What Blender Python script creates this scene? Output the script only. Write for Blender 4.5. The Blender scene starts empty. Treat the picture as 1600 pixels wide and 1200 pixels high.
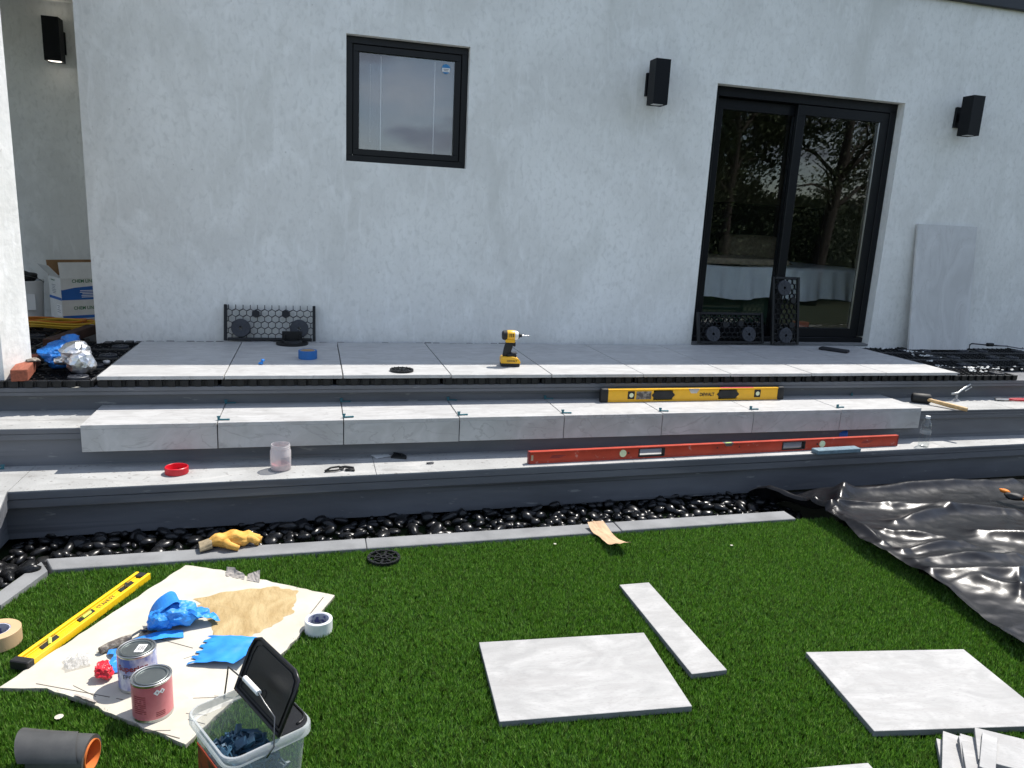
import bpy, bmesh, math, random
import numpy as np
from mathutils import Vector, Matrix, Euler, noise
R = math.radians
rnd = random.Random(7)
S = bpy.context.scene
COL = S.collection

# ---------------------------------------------------------------- camera, sky, sun, exposure
def setup_camera():
    pitch, roll, yaw = 0.21763847, 0.0511026, 0.2658688
    f = Vector((math.sin(yaw)*math.cos(pitch), math.cos(yaw)*math.cos(pitch), -math.sin(pitch)))
    r = Vector((math.cos(yaw), -math.sin(yaw), 0)); u = r.cross(f)
    r2 = math.cos(roll)*r + math.sin(roll)*u; u2 = -math.sin(roll)*r + math.cos(roll)*u
    cam = bpy.data.cameras.new('camera'); cam.sensor_width = 36; cam.lens = 1166.28/1600*36
    cam.clip_start = .05; cam.clip_end = 3000
    o = bpy.data.objects.new('camera', cam); COL.objects.link(o)
    M = Matrix((r2, u2, -f)).transposed().to_4x4(); M.translation = (0, 0, 1.475)
    o.matrix_world = M; S.camera = o
setup_camera()
SUN = Vector((.5, .30, 1)).normalized()
SUN_ELEV = math.asin(SUN.z); SUN_ROT = math.atan2(SUN.x, SUN.y)
w = bpy.data.worlds.new('World'); S.world = w; w.use_nodes = True
nt = w.node_tree; nt.nodes.clear(); N = nt.nodes.new; LK = nt.links.new
sky = N('ShaderNodeTexSky'); sky.sky_type = 'NISHITA'; sky.sun_disc = False
sky.sun_elevation = SUN_ELEV; sky.sun_rotation = SUN_ROT; sky.altitude = 100; sky.dust_density = .6
tc = N('ShaderNodeTexCoord'); mp = N('ShaderNodeMapping'); mp.inputs['Scale'].default_value = (1, 1, 3.2)
n1 = N('ShaderNodeTexNoise'); n1.inputs['Scale'].default_value = 3.4; n1.inputs['Detail'].default_value = 7; n1.inputs['Roughness'].default_value = .55
rp = N('ShaderNodeValToRGB'); rp.color_ramp.elements[0].position = .44; rp.color_ramp.elements[1].position = .70
rp.color_ramp.elements[1].color = (.6, .6, .6, 1)
mx = N('ShaderNodeMix'); mx.data_type = 'RGBA'; mx.inputs[7].default_value = (7.6, 7.6, 7.5, 1)
bg = N('ShaderNodeBackground'); bg.inputs['Strength'].default_value = .12; ow = N('ShaderNodeOutputWorld')
LK(tc.outputs['Generated'], mp.inputs[0]); LK(mp.outputs[0], n1.inputs['Vector']); LK(n1.outputs['Fac'], rp.inputs[0])
LK(rp.outputs[0], mx.inputs[0]); LK(sky.outputs[0], mx.inputs[6]); n2 = N('ShaderNodeTexNoise'); n2.inputs['Scale'].default_value = 5.5; n2.inputs['Detail'].default_value = 5
r2_ = N('ShaderNodeValToRGB'); r2_.color_ramp.elements[0].position = .54; r2_.color_ramp.elements[1].position = .64; r2_.color_ramp.elements[1].color = (.7, .7, .7, 1)
m2_ = N('ShaderNodeMix'); m2_.data_type = 'RGBA'; m2_.inputs[7].default_value = (2.6, 2.8, 3.4, 1)
LK(mp.outputs[0], n2.inputs['Vector']); LK(n2.outputs['Fac'], r2_.inputs[0]); LK(r2_.outputs[0], m2_.inputs[0]); LK(mx.outputs[2], m2_.inputs[6]); LK(m2_.outputs[2], bg.inputs[0]); LK(bg.outputs[0], ow.inputs[0])
sl = bpy.data.lights.new('sun', 'SUN'); sl.energy = 3.8; sl.angle = R(.5); sl.color = (1, .955, .89)
so = bpy.data.objects.new('sun', sl); COL.objects.link(so); so.rotation_euler = SUN.to_track_quat('Z', 'Y').to_euler()
vs = S.view_settings; vs.view_transform = 'Standard'; vs.look = 'None'; vs.exposure = .82; vs.gamma = 1; vs.use_curve_mapping = False
S.cycles.max_bounces = 10; S.cycles.transparent_max_bounces = 16

# ---------------------------------------------------------------- materials
def lin(c):
    return tuple((v/12.92 if v <= .04045 else ((v+.055)/1.055)**2.4) for v in c)
def mat(name, col, rough=.6, metal=0, var=0, vscale=8, bump=0, bscale=60, coat=0, spec=.5, stretch=(1, 1, 1), col2=None, alpha=None, trans=0, ior=1.45, ramp=(.35, .65), detail=6, perobj=False, rvar=0, sheen=0, sub=0, dist=0):
    m = bpy.data.materials.new(name); m.use_nodes = True
    t = m.node_tree; b = t.nodes['Principled BSDF']
    b.inputs['Roughness'].default_value = rough; b.inputs['Metallic'].default_value = metal
    b.inputs['Coat Weight'].default_value = coat; b.inputs['Specular IOR Level'].default_value = spec
    b.inputs['Transmission Weight'].default_value = trans; b.inputs['IOR'].default_value = ior
    b.inputs['Base Color'].default_value = (*col, 1)
    tcn = t.nodes.new('ShaderNodeTexCoord'); mpn = t.nodes.new('ShaderNodeMapping'); mpn.inputs['Scale'].default_value = stretch
    t.links.new(tcn.outputs['Object'], mpn.inputs[0])
    if perobj:
        oi = t.nodes.new('ShaderNodeObjectInfo'); ml = t.nodes.new('ShaderNodeMath'); ml.operation = 'MULTIPLY'; ml.inputs[1].default_value = 37
        t.links.new(oi.outputs['Random'], ml.inputs[0]); t.links.new(ml.outputs[0], mpn.inputs['Location'])
    m['map'] = 1
    if var or col2:
        nz = t.nodes.new('ShaderNodeTexNoise'); nz.inputs['Scale'].default_value = vscale; nz.inputs['Detail'].default_value = detail; nz.inputs['Distortion'].default_value = dist
        nz.inputs['Roughness'].default_value = .6
        t.links.new(mpn.outputs[0], nz.inputs['Vector'])
        cr = t.nodes.new('ShaderNodeValToRGB'); cr.color_ramp.elements[0].position = ramp[0]; cr.color_ramp.elements[1].position = ramp[1]
        c2 = col2 or tuple(min(1, c*(1+var)) for c in col); c1 = col if col2 else tuple(c*(1-var) for c in col)
        cr.color_ramp.elements[0].color = (*c1, 1); cr.color_ramp.elements[1].color = (*c2, 1)
        t.links.new(nz.outputs['Fac'], cr.inputs[0]); t.links.new(cr.outputs[0], b.inputs['Base Color'])
        if rvar:
            mr = t.nodes.new('ShaderNodeMapRange'); mr.inputs['To Min'].default_value = rough-rvar; mr.inputs['To Max'].default_value = rough+rvar
            t.links.new(nz.outputs['Fac'], mr.inputs[0]); t.links.new(mr.outputs[0], b.inputs['Roughness'])
    if bump:
        bz = t.nodes.new('ShaderNodeTexNoise'); bz.inputs['Scale'].default_value = bscale; bz.inputs['Detail'].default_value = 5
        t.links.new(mpn.outputs[0], bz.inputs['Vector'])
        bn = t.nodes.new('ShaderNodeBump'); bn.inputs['Strength'].default_value = bump; bn.inputs['Distance'].default_value = .01
        t.links.new(bz.outputs['Fac'], bn.inputs['Height']); t.links.new(bn.outputs[0], b.inputs['Normal'])
    return m

def add_layer(m, vec_scale, lo, hi, colour, strength=1.0, noise_scale=3, detail=5, dist=0, ridge=False, mode='MIX'):
    """lay another procedural stain over the base colour of m"""
    t = m.node_tree; b = t.nodes['Principled BSDF']
    src = b.inputs['Base Color'].links[0].from_socket if b.inputs['Base Color'].links else None
    mpn = next(n for n in t.nodes if n.type == 'MAPPING')
    vm = t.nodes.new('ShaderNodeVectorMath'); vm.operation = 'MULTIPLY'; vm.inputs[1].default_value = vec_scale
    t.links.new(mpn.outputs[0], vm.inputs[0])
    nz = t.nodes.new('ShaderNodeTexNoise'); nz.inputs['Scale'].default_value = noise_scale; nz.inputs['Detail'].default_value = detail; nz.inputs['Distortion'].default_value = dist
    t.links.new(vm.outputs[0], nz.inputs['Vector'])
    out = nz.outputs['Fac']
    if ridge:
        s = t.nodes.new('ShaderNodeMath'); s.operation = 'SUBTRACT'; s.inputs[1].default_value = .5; t.links.new(out, s.inputs[0])
        a = t.nodes.new('ShaderNodeMath'); a.operation = 'ABSOLUTE'; t.links.new(s.outputs[0], a.inputs[0]); out = a.outputs[0]
    mr = t.nodes.new('ShaderNodeMapRange'); mr.inputs['From Min'].default_value = lo; mr.inputs['From Max'].default_value = hi
    mr.inputs['To Min'].default_value = 0; mr.inputs['To Max'].default_value = strength
    t.links.new(out, mr.inputs[0])
    mi = t.nodes.new('ShaderNodeMix'); mi.data_type = 'RGBA'; mi.blend_type = mode
    t.links.new(mr.outputs[0], mi.inputs[0])
    if src: t.links.new(src, mi.inputs[6])
    else: mi.inputs[6].default_value = b.inputs['Base Color'].default_value
    mi.inputs[7].default_value = (*colour, 1); t.links.new(mi.outputs[2], b.inputs['Base Color'])
    return m

M = {}
M['stucco'] = mat('stucco', (.735, .727, .695), .85, col2=(.86, .855, .825), vscale=1.1, bump=.28, bscale=26, dist=.6, ramp=(.36, .64), detail=8)
add_layer(M['stucco'], (5, 5, 3.2), .52, .70, (.90, .895, .87), .6, 1.0, 7, 1.2)
add_layer(M['stucco'], (2.2, 2.2, 1.1), .54, .74, (.61, .607, .565), .6, 1.0, 8, .8)
add_layer(M['stucco'], (1.4, 1.4, 1.0), .006, .0, (.68, .675, .65), .25, 1.3, 4, .6, ridge=True)
add_layer(M['stucco'], (26, 26, 26), .72, .77, (.40, .38, .35), .5, 1.0, 3)
add_layer(M['stucco'], (34, 34, 22), .5, .7, (.64, .636, .605), .55, 1.0, 6, .5)
add_layer(M['stucco'], (16, 16, 3.5), .56, .7, (.90, .895, .875), .4, 1.0, 6, 1.5)
M['tile'] = mat('porcelain_tile', (.385, .382, .375), .5, col2=(.475, .472, .465), vscale=6, bump=.06, bscale=120, stretch=(1, 1.6, 1), perobj=True, dist=1.2, detail=9)
add_layer(M['tile'], (1.3, 5, 1.3), .5, .64, (.345, .338, .33), .6, 2.6, 8, 1.4)
add_layer(M['tile'], (1.2, 2.6, 1.9), 0.016, 0.0, (.27, .262, .255), .55, 2.2, 7, 1.6, ridge=True)
add_layer(M['tile'], (70, 70, 70), .62, .72, (.42, .42, .41), .5, 1.0, 2)
M['lawn_tile'] = mat('porcelain_tile_matt', (.30, .297, .29), .65, col2=(.40, .395, .385), vscale=5, bump=.10, bscale=160, stretch=(1, 1.7, 1), perobj=True, dist=1.5, detail=10)
add_layer(M['lawn_tile'], (1.3, 4, 1.3), .5, .66, (.30, .293, .285), .6, 2.6, 9, 1.6)
add_layer(M['lawn_tile'], (1, 2.2, 1), 0.010, 0.0, (.26, .25, .24), .35, 2.0, 6, 1.4, ridge=True)
add_layer(M['lawn_tile'], (60, 110, 60), .55, .70, (.27, .265, .26), .6, 1.0, 4)
M['slab'] = mat('grey_quartzite_tile', (.52, .515, .505), .55, col2=(.64, .635, .625), vscale=3, bump=.06, bscale=110, stretch=(1.8, 1, .7), dist=1.4, detail=9)
add_layer(M['slab'], (1.4, 1, 1.1), .012, 0.0, (.42, .40, .385), .4, 2.4, 7, 1.3, ridge=True)
M['shaded_tile_edge'] = mat('tile_side_grass_shade', (.17, .175, .18), .8, var=.1)  # tile body grey with the shade of the grass mixed into the colour
M['paint'] = mat('grey_step_paint', (.115, .12, .132), .55, var=.18, vscale=4, bump=.10, bscale=40, stretch=(.3, 1, 1.5))
add_layer(M['paint'], (1.2, 8, 26), .60, .70, (.035, .036, .04), .6, 1.0, 5)
add_layer(M['paint'], (2.2, 5, 5), .60, .74, (.24, .235, .225), .55, 1.0, 8, .8)
add_layer(M['paint'], (30, 30, 30), .68, .74, (.30, .30, .29), .5, 1.0, 3)
M['tread'] = mat('grey_tread_coating', (.34, .34, .33), .8, var=.12, vscale=5, bump=.2, bscale=90)
add_layer(M['tread'], (40, 40, 40), .62, .70, (.12, .11, .10), .6, 1.0, 3)
add_layer(M['tread'], (3, 9, 3), .55, .7, (.47, .46, .44), .7, 1.0, 8, .9)
add_layer(M['tread'], (2, 6, 2), .56, .68, (.22, .215, .205), .6, 1.0, 8, 1.2)
M['black_frame'] = mat('black_aluminium', (.005, .006, .008), .35, var=.1, spec=.3)
M['lamp_black'] = mat('black_powder_coat', (.004, .005, .007), .5, spec=.25, bump=.05, bscale=300)
M['black_plastic'] = mat('black_tray_plastic', (.008, .0085, .0095), .45, spec=.35, var=.2, vscale=30)
M['disc_plastic'] = mat('dark_grey_plastic', (.026, .029, .037), .5, var=.2, vscale=20)
M['rubber'] = mat('black_rubber', (.012, .012, .012), .6, var=.3, vscale=20)
M['white_plastic'] = mat('white_plastic', (.75, .75, .74), .45)
M['pebble'] = mat('black_polished_stone', (.007, .0072, .008), .30, var=.5, vscale=16, bump=.05, bscale=60, rvar=.2, perobj=True, spec=.42)
add_layer(M['pebble'], (20, 20, 20), .58, .72, (.04, .039, .036), .5, 1.0, 5)
M['kerb'] = mat('grey_kerb_stone', (.20, .203, .205), .85, var=.15, vscale=6, bump=.1, bscale=80)
M['turf'] = mat('turf_backing', (.015, .032, .006), .9)
M['earth'] = mat('earth', (.035, .042, .02), .95, var=.25, vscale=2)
M['yellow'] = mat('yellow_paint', (.80, .42, .012), .38, var=.05, vscale=20, coat=.2)
M['stanley'] = mat('bright_yellow_plastic', (.85, .52, .01), .42, var=.04, coat=.15)
M['red_paint'] = mat('red_orange_anodised', (.42, .045, .02), .4, var=.1, vscale=12, rvar=.08)
add_layer(M['red_paint'], (30, 30, 30), .66, .72, (.6, .3, .25), .6, 1.0, 3)
M['pink_stain'] = mat('pink_chalk', (.65, .06, .09), .8)
M['steel'] = mat('tinned_steel', (.55, .55, .55), .28, 1, var=.1, vscale=10)
M['dark_steel'] = mat('dark_steel', (.16, .16, .16), .35, 1, var=.2)
M['lid_steel'] = mat('grey_lid', (.22, .24, .235), .38, .9, var=.12, vscale=8, rvar=.1)
M['vial'] = mat('vial_liquid', (.55, .75, .12), .15, coat=.5)
M['vial_pale'] = mat('vial_pale', (.66, .70, .45), .2, coat=.5)
M['black_print'] = mat('black_print', (.02, .02, .02), .6)
M['grey_print'] = mat('grey_print', (.20, .21, .24), .7)
M['dark_red_print'] = mat('dark_red_print', (.22, .03, .03), .6)
M['green_print'] = mat('green_print', (.03, .16, .06), .7)
M['blue_print'] = mat('blue_print', (.02, .12, .42), .6, var=.08)
M['white_print'] = mat('white_print', (.78, .78, .78), .6)
M['white_card'] = mat('white_cardboard', (.68, .68, .66), .75, var=.05, vscale=12)
M['brown_card'] = mat('brown_cardboard', (.30, .17, .08), .85, var=.12, vscale=20)
M['board'] = mat('white_board_paper', (.46, .425, .35), .75, col2=(.525, .495, .425), vscale=7, bump=.06, bscale=25)
add_layer(M['board'], (9, 9, 9), .64, .74, (.40, .36, .29), .6, 1.0, 6, 1.0)
M['board_edge'] = mat('board_core', (.33, .30, .27), .9, var=.2, vscale=60)
M['cut'] = mat('knife_cut', (.10, .085, .07), .9)
M['epoxy'] = mat('tan_epoxy', (.33, .225, .095), .6, col2=(.46, .345, .175), vscale=9, bump=.5, bscale=35, stretch=(1.6, .7, 1), detail=8, dist=.8)
M['blue_tape'] = mat('blue_masking_tape', (.02, .20, .62), .5, col2=(.03, .27, .74), vscale=14, bump=.1, bscale=60)
M['blue_film'] = mat('deep_blue_film', (.010, .11, .40), .4, col2=(.02, .18, .55), vscale=16, bump=.4, bscale=50)
M['blue_tape_dark'] = mat('blue_roll_tape', (.015, .12, .36), .5, var=.1)
M['tan_tape'] = mat('tan_masking_tape', (.52, .36, .20), .6, var=.06, bump=.05, bscale=200)
M['tape_core'] = mat('printed_tape_core', (.42, .43, .50), .7, col2=(.10, .10, .25), vscale=45, ramp=(.55, .6))
M['white_tape'] = mat('white_tape', (.68, .70, .68), .45, var=.04)
M['foil'] = mat('aluminium_foil', (.66, .66, .67), .36, 1, bump=.5, bscale=38)
M['foil_dull'] = mat('crumpled_clear_film', (.50, .50, .49), .3, .5, bump=.3, bscale=80)
M['red_tape'] = mat('red_film', (.62, .015, .03), .35, coat=.2)
M['brick_wood'] = mat('redwood_timber', (.26, .075, .04), .75, var=.25, vscale=14, stretch=(8, .8, 8), bump=.2, bscale=50)
M['dark_wood'] = mat('dark_redwood', (.05, .022, .014), .85, var=.3, vscale=10)
M['orange_cord'] = mat('orange_cord', (.62, .20, .02), .5)
M['yellow_cord'] = mat('yellow_cord', (.60, .38, .03), .5)
M['glove_y'] = mat('yellow_leather', (.60, .30, .045), .75, col2=(.74, .42, .10), vscale=22, bump=.3, bscale=60)
M['glove_cuff'] = mat('grey_knit', (.30, .24, .15), .9, var=.2, vscale=60)
M['orange'] = mat('orange_fabric', (.75, .22, .02), .7, var=.1)
M['paper'] = mat('brown_kraft_paper', (.50, .33, .20), .8, var=.12, vscale=18, bump=.15, bscale=40)
M['sheet'] = mat('black_polythene', (.008, .008, .0095), .30, var=.3, vscale=5, bump=.06, bscale=30, spec=.28, rvar=.08)
add_layer(M['sheet'], (7, 7, 7), .55, .72, (.03, .029, .027), .3, 1.0, 6, .8)
M['can_blue'] = mat('blue_violet_label', (.10, .14, .40), .4, col2=(.62, .62, .68), vscale=11, ramp=(.42, .56), coat=.2, stretch=(1, 1, .6))
M['can_pink'] = mat('pink_label', (.50, .12, .14), .42, col2=(.60, .20, .21), vscale=9, coat=.15)
M['dark_teal'] = mat('dark_teal_plastic', (.028, .075, .125), .42, var=.25, perobj=True, vscale=20)
M['teal'] = mat('teal_clip_plastic', (.03, .13, .16), .45)
M['handle_wood'] = mat('ash_handle', (.56, .36, .16), .55, var=.15, vscale=8, stretch=(8, 8, 1))
M['red_grip'] = mat('red_grip', (.45, .02, .03), .5)
M['trowel_dirty'] = mat('mortar_crusted_grip', (.09, .075, .065), .85, col2=(.40, .36, .30), vscale=45, ramp=(.45, .7), bump=.4, bscale=90)
M['grey_roll'] = mat('grey_rubber_sheet', (.045, .046, .046), .6, col2=(.085, .085, .082), vscale=7, bump=.05)
M['orange_core'] = mat('orange_card_core', (.62, .16, .03), .7, var=.1)
M['chip'] = mat('white_crumbs', (.62, .62, .60), .8)
M['whet'] = mat('blue_grey_stone', (.13, .20, .24), .6, var=.2, vscale=50)
M['sponge'] = mat('charcoal_foam', (.015, .016, .02), .85)
M['lid_black'] = mat('black_lid_plastic', (.010, .010, .011), .36, var=.2, vscale=30, bump=.04, bscale=200)
M['bucket_label'] = mat('red_brown_label', (.22, .035, .02), .45, col2=(.04, .025, .02), vscale=12, ramp=(.45, .55))
M['sheet_white'] = mat('bed_linen', (.80, .82, .84), .85, var=.05, vscale=6)
M['bed_green'] = mat('green_bed_base', (.02, .05, .028), .9)
M['blanket'] = mat('beige_blanket', (.34, .27, .19), .95, var=.25, vscale=30)
M['room'] = mat('room_paint', (.30, .27, .22), .9)
M['room_floor'] = mat('dark_room_floor', (.10, .09, .085), .35, var=.2)
M['headboard'] = mat('dark_headboard', (.02, .018, .016), .7)
M['red_box'] = mat('red_carton', (.40, .05, .02), .6)
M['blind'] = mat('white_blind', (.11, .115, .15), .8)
M['bark'] = mat('tree_bark', (.07, .055, .045), .95, var=.3, vscale=12, bump=.4, bscale=20)
M['leaf'] = mat('tree_leaf', (.035, .055, .018), .6, col2=(.075, .10, .03), vscale=1.2)
M['leaf_pale'] = mat('pale_tree_leaf', (.06, .08, .03), .6, col2=(.11, .13, .05), vscale=1.2)
M['hedge'] = mat('hedge_leaf', (.03, .05, .016), .6, col2=(.06, .09, .03), vscale=2)
M['blue_sticker'] = mat('blue_sticker', (.03, .22, .50), .4)
M['fascia'] = mat('dark_metal_fascia', (.012, .016, .022), .45)

def glass(name, tint, ior, extra=.0, rough=.0):
    m = bpy.data.materials.new(name); m.use_nodes = True; t = m.node_tree; t.nodes.clear()
    o = t.nodes.new('ShaderNodeOutputMaterial'); mx = t.nodes.new('ShaderNodeMixShader')
    fr = t.nodes.new('ShaderNodeFresnel'); ge = t.nodes.new('ShaderNodeNewGeometry'); io = t.nodes.new('ShaderNodeMix')
    io.inputs[2].default_value = ior; io.inputs[3].default_value = 1/ior      # same reflectance from either side of the thin pane
    t.links.new(ge.outputs['Backfacing'], io.inputs[0]); t.links.new(io.outputs[0], fr.inputs[0])
    ad = t.nodes.new('ShaderNodeMath'); ad.operation = 'ADD'; ad.inputs[1].default_value = extra; ad.use_clamp = True
    tr = t.nodes.new('ShaderNodeBsdfTransparent'); tr.inputs[0].default_value = (*tint, 1)
    gl = t.nodes.new('ShaderNodeBsdfGlossy'); gl.inputs['Roughness'].default_value = rough
    t.links.new(fr.outputs[0], ad.inputs[0]); t.links.new(ad.outputs[0], mx.inputs[0]); t.links.new(tr.outputs[0], mx.inputs[1])
    t.links.new(gl.outputs[0], mx.inputs[2]); t.links.new(mx.outputs[0], o.inputs[0]); return m
M['glass'] = glass('window_glass', (.96, .975, .97), 1.55, .015)
M['coated_glass'] = glass('coated_glass', (.88, .90, .93), 1.7, .055)
M['clear'] = glass('clear_plastic', (.93, .95, .95), 1.5, .02, .05)
def milky(name, tint, diff, fac):
    m = bpy.data.materials.new(name); m.use_nodes = True; t = m.node_tree; t.nodes.clear()
    o = t.nodes.new('ShaderNodeOutputMaterial'); mx = t.nodes.new('ShaderNodeMixShader'); mx.inputs[0].default_value = fac
    tr = t.nodes.new('ShaderNodeBsdfTransparent'); tr.inputs[0].default_value = (*tint, 1)
    p = t.nodes.new('ShaderNodeBsdfPrincipled'); p.inputs['Base Color'].default_value = (*diff, 1); p.inputs['Roughness'].default_value = .3
    t.links.new(tr.outputs[0], mx.inputs[1]); t.links.new(p.outputs[0], mx.inputs[2]); t.links.new(mx.outputs[0], o.inputs[0]); return m
M['milky'] = milky('translucent_plastic', (.92, .94, .92), (.70, .73, .74), .28)
M['milky_rim'] = milky('translucent_rim', (.90, .92, .91), (.62, .65, .67), .42)
M['jar'] = milky('cloudy_jar_plastic', (.93, .92, .92), (.75, .72, .72), .42)
M['film'] = milky('clear_film', (.92, .92, .92), (.6, .6, .6), .35)
def emit(name, col, s):
    m = bpy.data.materials.new(name); m.use_nodes = True; t = m.node_tree; b = t.nodes['Principled BSDF']
    b.inputs['Emission Color'].default_value = (*col, 1); b.inputs['Emission Strength'].default_value = s; b.inputs['Base Color'].default_value = (.8, .8, .8, 1); return m
M['lens_lit'] = emit('lit_lens', (1, .93, .82), 1.3)
M['lens'] = mat('frosted_lens', (.6, .6, .58), .4)
def grass_mat(name, c1, c2):
    m = bpy.data.materials.new(name); m.use_nodes = True; t = m.node_tree; b = t.nodes['Principled BSDF']
    oi = t.nodes.new('ShaderNodeObjectInfo'); cr = t.nodes.new('ShaderNodeValToRGB')
    cr.color_ramp.elements[0].color = (*c1, 1); cr.color_ramp.elements[1].color = (*c2, 1)
    t.links.new(oi.outputs['Random'], cr.inputs[0]); t.links.new(cr.outputs[0], b.inputs['Base Color'])
    b.inputs['Roughness'].default_value = .42
    tl = t.nodes.new('ShaderNodeBsdfTranslucent'); t.links.new(cr.outputs[0], tl.inputs[0])
    mx = t.nodes.new('ShaderNodeMixShader'); mx.inputs[0].default_value = .35
    o = t.nodes['Material Output']; t.links.new(b.outputs[0], mx.inputs[1]); t.links.new(tl.outputs[0], mx.inputs[2]); t.links.new(mx.outputs[0], o.inputs[0]); return m
M['grass'] = grass_mat('turf_blade', (.068, .180, .013), (.108, .240, .020))
M['grass_dark'] = grass_mat('turf_blade_dark', (.020, .075, .006), (.035, .115, .008))
M['grass_light'] = grass_mat('turf_blade_light', (.14, .33, .035), (.22, .42, .06))
M['grass_pale'] = grass_mat('turf_blade_pale', (.24, .42, .08), (.34, .48, .14))
M['thatch'] = grass_mat('turf_thatch', (.05, .085, .015), (.07, .12, .02))

# ---------------------------------------------------------------- mesh helpers
def T(x, y, z, rz=0, rx=0, ry=0): return Matrix.Translation((x, y, z)) @ Euler((rx, ry, rz)).to_matrix().to_4x4()
class MB:
    def __init__(s): s.bm = bmesh.new()
    def _x(s, vs, X):
        if X is not None:
            for v in vs: v.co = X @ v.co
    def box(s, c, d, X=None, taper=1):
        r = bmesh.ops.create_cube(s.bm, size=1)['verts']
        for v in r:
            k = taper if v.co.z > 0 else 1
            v.co = Vector((c[0]+v.co.x*d[0]*k, c[1]+v.co.y*d[1]*k, c[2]+v.co.z*d[2]))
        s._x(r, X); return s
    def lathe(s, prof, seg=24, X=None, closed=False):
        rings = []
        for r, z in prof:
            rings.append([s.bm.verts.new((r*math.cos(2*math.pi*i/seg), r*math.sin(2*math.pi*i/seg), z)) for i in range(seg)] if r > 1e-6 else [s.bm.verts.new((0, 0, z))])
        pairs = list(zip(rings, rings[1:])) + ([(rings[-1], rings[0])] if closed else [])
        for a, b in pairs:
            for i in range(seg):
                j = (i+1) % seg
                if len(a) == 1 and len(b) == 1: continue
                f = [a[0], b[j], b[i]] if len(a) == 1 else ([a[i], a[j], b[0]] if len(b) == 1 else [a[i], a[j], b[j], b[i]])
                s.bm.faces.new(f)
        s._x([v for r in rings for v in r], X); return s
    def cyl(s, r, z0, z1, seg=24, X=None, r2=None):
        return s.lathe([(0, z0), (r, z0), (r if r2 is None else r2, z1), (0, z1)], seg, X)
    def prism(s, poly, z0, z1, X=None):
        a = [s.bm.verts.new((p[0], p[1], z0)) for p in poly]; b = [s.bm.verts.new((p[0], p[1], z1)) for p in poly]; n = len(poly)
        s.bm.faces.new(a[::-1]); s.bm.faces.new(b)
        for i in range(n): s.bm.faces.new([a[i], a[(i+1) % n], b[(i+1) % n], b[i]])
        s._x(a+b, X); return s
    def tube(s, pts, r, seg=6, X=None):
        pts = [Vector(p) for p in pts]; rings = []; up = Vector((0, 0, 1))
        for i, p in enumerate(pts):
            d = (pts[min(i+1, len(pts)-1)]-pts[max(i-1, 0)]).normalized()
            a = d.cross(up if abs(d.z) < .95 else Vector((1, 0, 0))).normalized(); b = d.cross(a)
            rr = r[i] if isinstance(r, (list, tuple)) else r
            rings.append([s.bm.verts.new(p+rr*(math.cos(2*math.pi*k/seg)*a+math.sin(2*math.pi*k/seg)*b)) for k in range(seg)])
        for a, b in zip(rings, rings[1:]):
            for i in range(seg): s.bm.faces.new([a[i], a[(i+1) % seg], b[(i+1) % seg], b[i]])
        s.bm.faces.new(rings[0][::-1]); s.bm.faces.new(rings[-1])
        s._x([v for q in rings for v in q], X); return s
    def grid(s, nx, ny, fn, X=None):
        g = [[s.bm.verts.new(fn(i/nx, j/ny)) for j in range(ny+1)] for i in range(nx+1)]
        for i in range(nx):
            for j in range(ny): s.bm.faces.new([g[i][j], g[i+1][j], g[i+1][j+1], g[i][j+1]])
        s._x([v for q in g for v in q], X); return s
    def ico(s, fn, sub=3, X=None):
        r = bmesh.ops.create_icosphere(s.bm, subdivisions=sub, radius=1)['verts']
        for v in r: v.co = fn(v.co.copy())
        s._x(r, X); return s
    def bevel(s, w, seg=1, ang=30):
        bmesh.ops.remove_doubles(s.bm, verts=s.bm.verts, dist=1e-6)
        e = [e for e in s.bm.edges if len(e.link_faces) == 2 and e.calc_face_angle(0) > R(ang)]
        bmesh.ops.bevel(s.bm, geom=e, offset=w, segments=seg, affect='EDGES', clamp_overlap=True, profile=.5); return s
    def mesh(s, name, m, smooth=0):
        bmesh.ops.recalc_face_normals(s.bm, faces=s.bm.faces)
        me = bpy.data.meshes.new(name); s.bm.to_mesh(me); s.bm.free(); me.materials.append(M[m] if isinstance(m, str) else m)
        if smooth:
            for p in me.polygons: p.use_smooth = True
            if smooth < 180: me.set_sharp_from_angle(angle=R(smooth))
        return me
    def build(s, name, m, parent=None, smooth=0, loc=None, rz=0):
        o = bpy.data.objects.new(name, s.mesh(name, m, smooth)); COL.objects.link(o)
        if parent: o.parent = parent
        if loc: o.location = loc
        o.rotation_euler.z = rz
        return o
def link_mesh(name, me, parent=None, loc=(0, 0, 0), rot=(0, 0, 0), sc=None):
    o = bpy.data.objects.new(name, me); COL.objects.link(o); o.parent = parent; o.location = loc; o.rotation_euler = rot
    if sc: o.scale = sc
    return o
def tag(o, label, cat, group=None):
    o['label'] = label; o['category'] = cat
    if group: o['group'] = group
    return o
def thing(name, label, cat, loc=(0, 0, 0), rz=0, group=None, rot=None):
    o = bpy.data.objects.new(name, None); COL.objects.link(o); o.location = loc; o.rotation_euler = rot or (0, 0, rz)
    o.empty_display_size = .05
    return tag(o, label, cat, group)
def structure(o): o['kind'] = 'structure'; return o
def stuff(o): o['kind'] = 'stuff'; return o
def copy_tree(o, parent=None):
    c = o.copy(); COL.objects.link(c); c.parent = parent
    for ch in list(o.children): copy_tree(ch, c)
    return c
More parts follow.
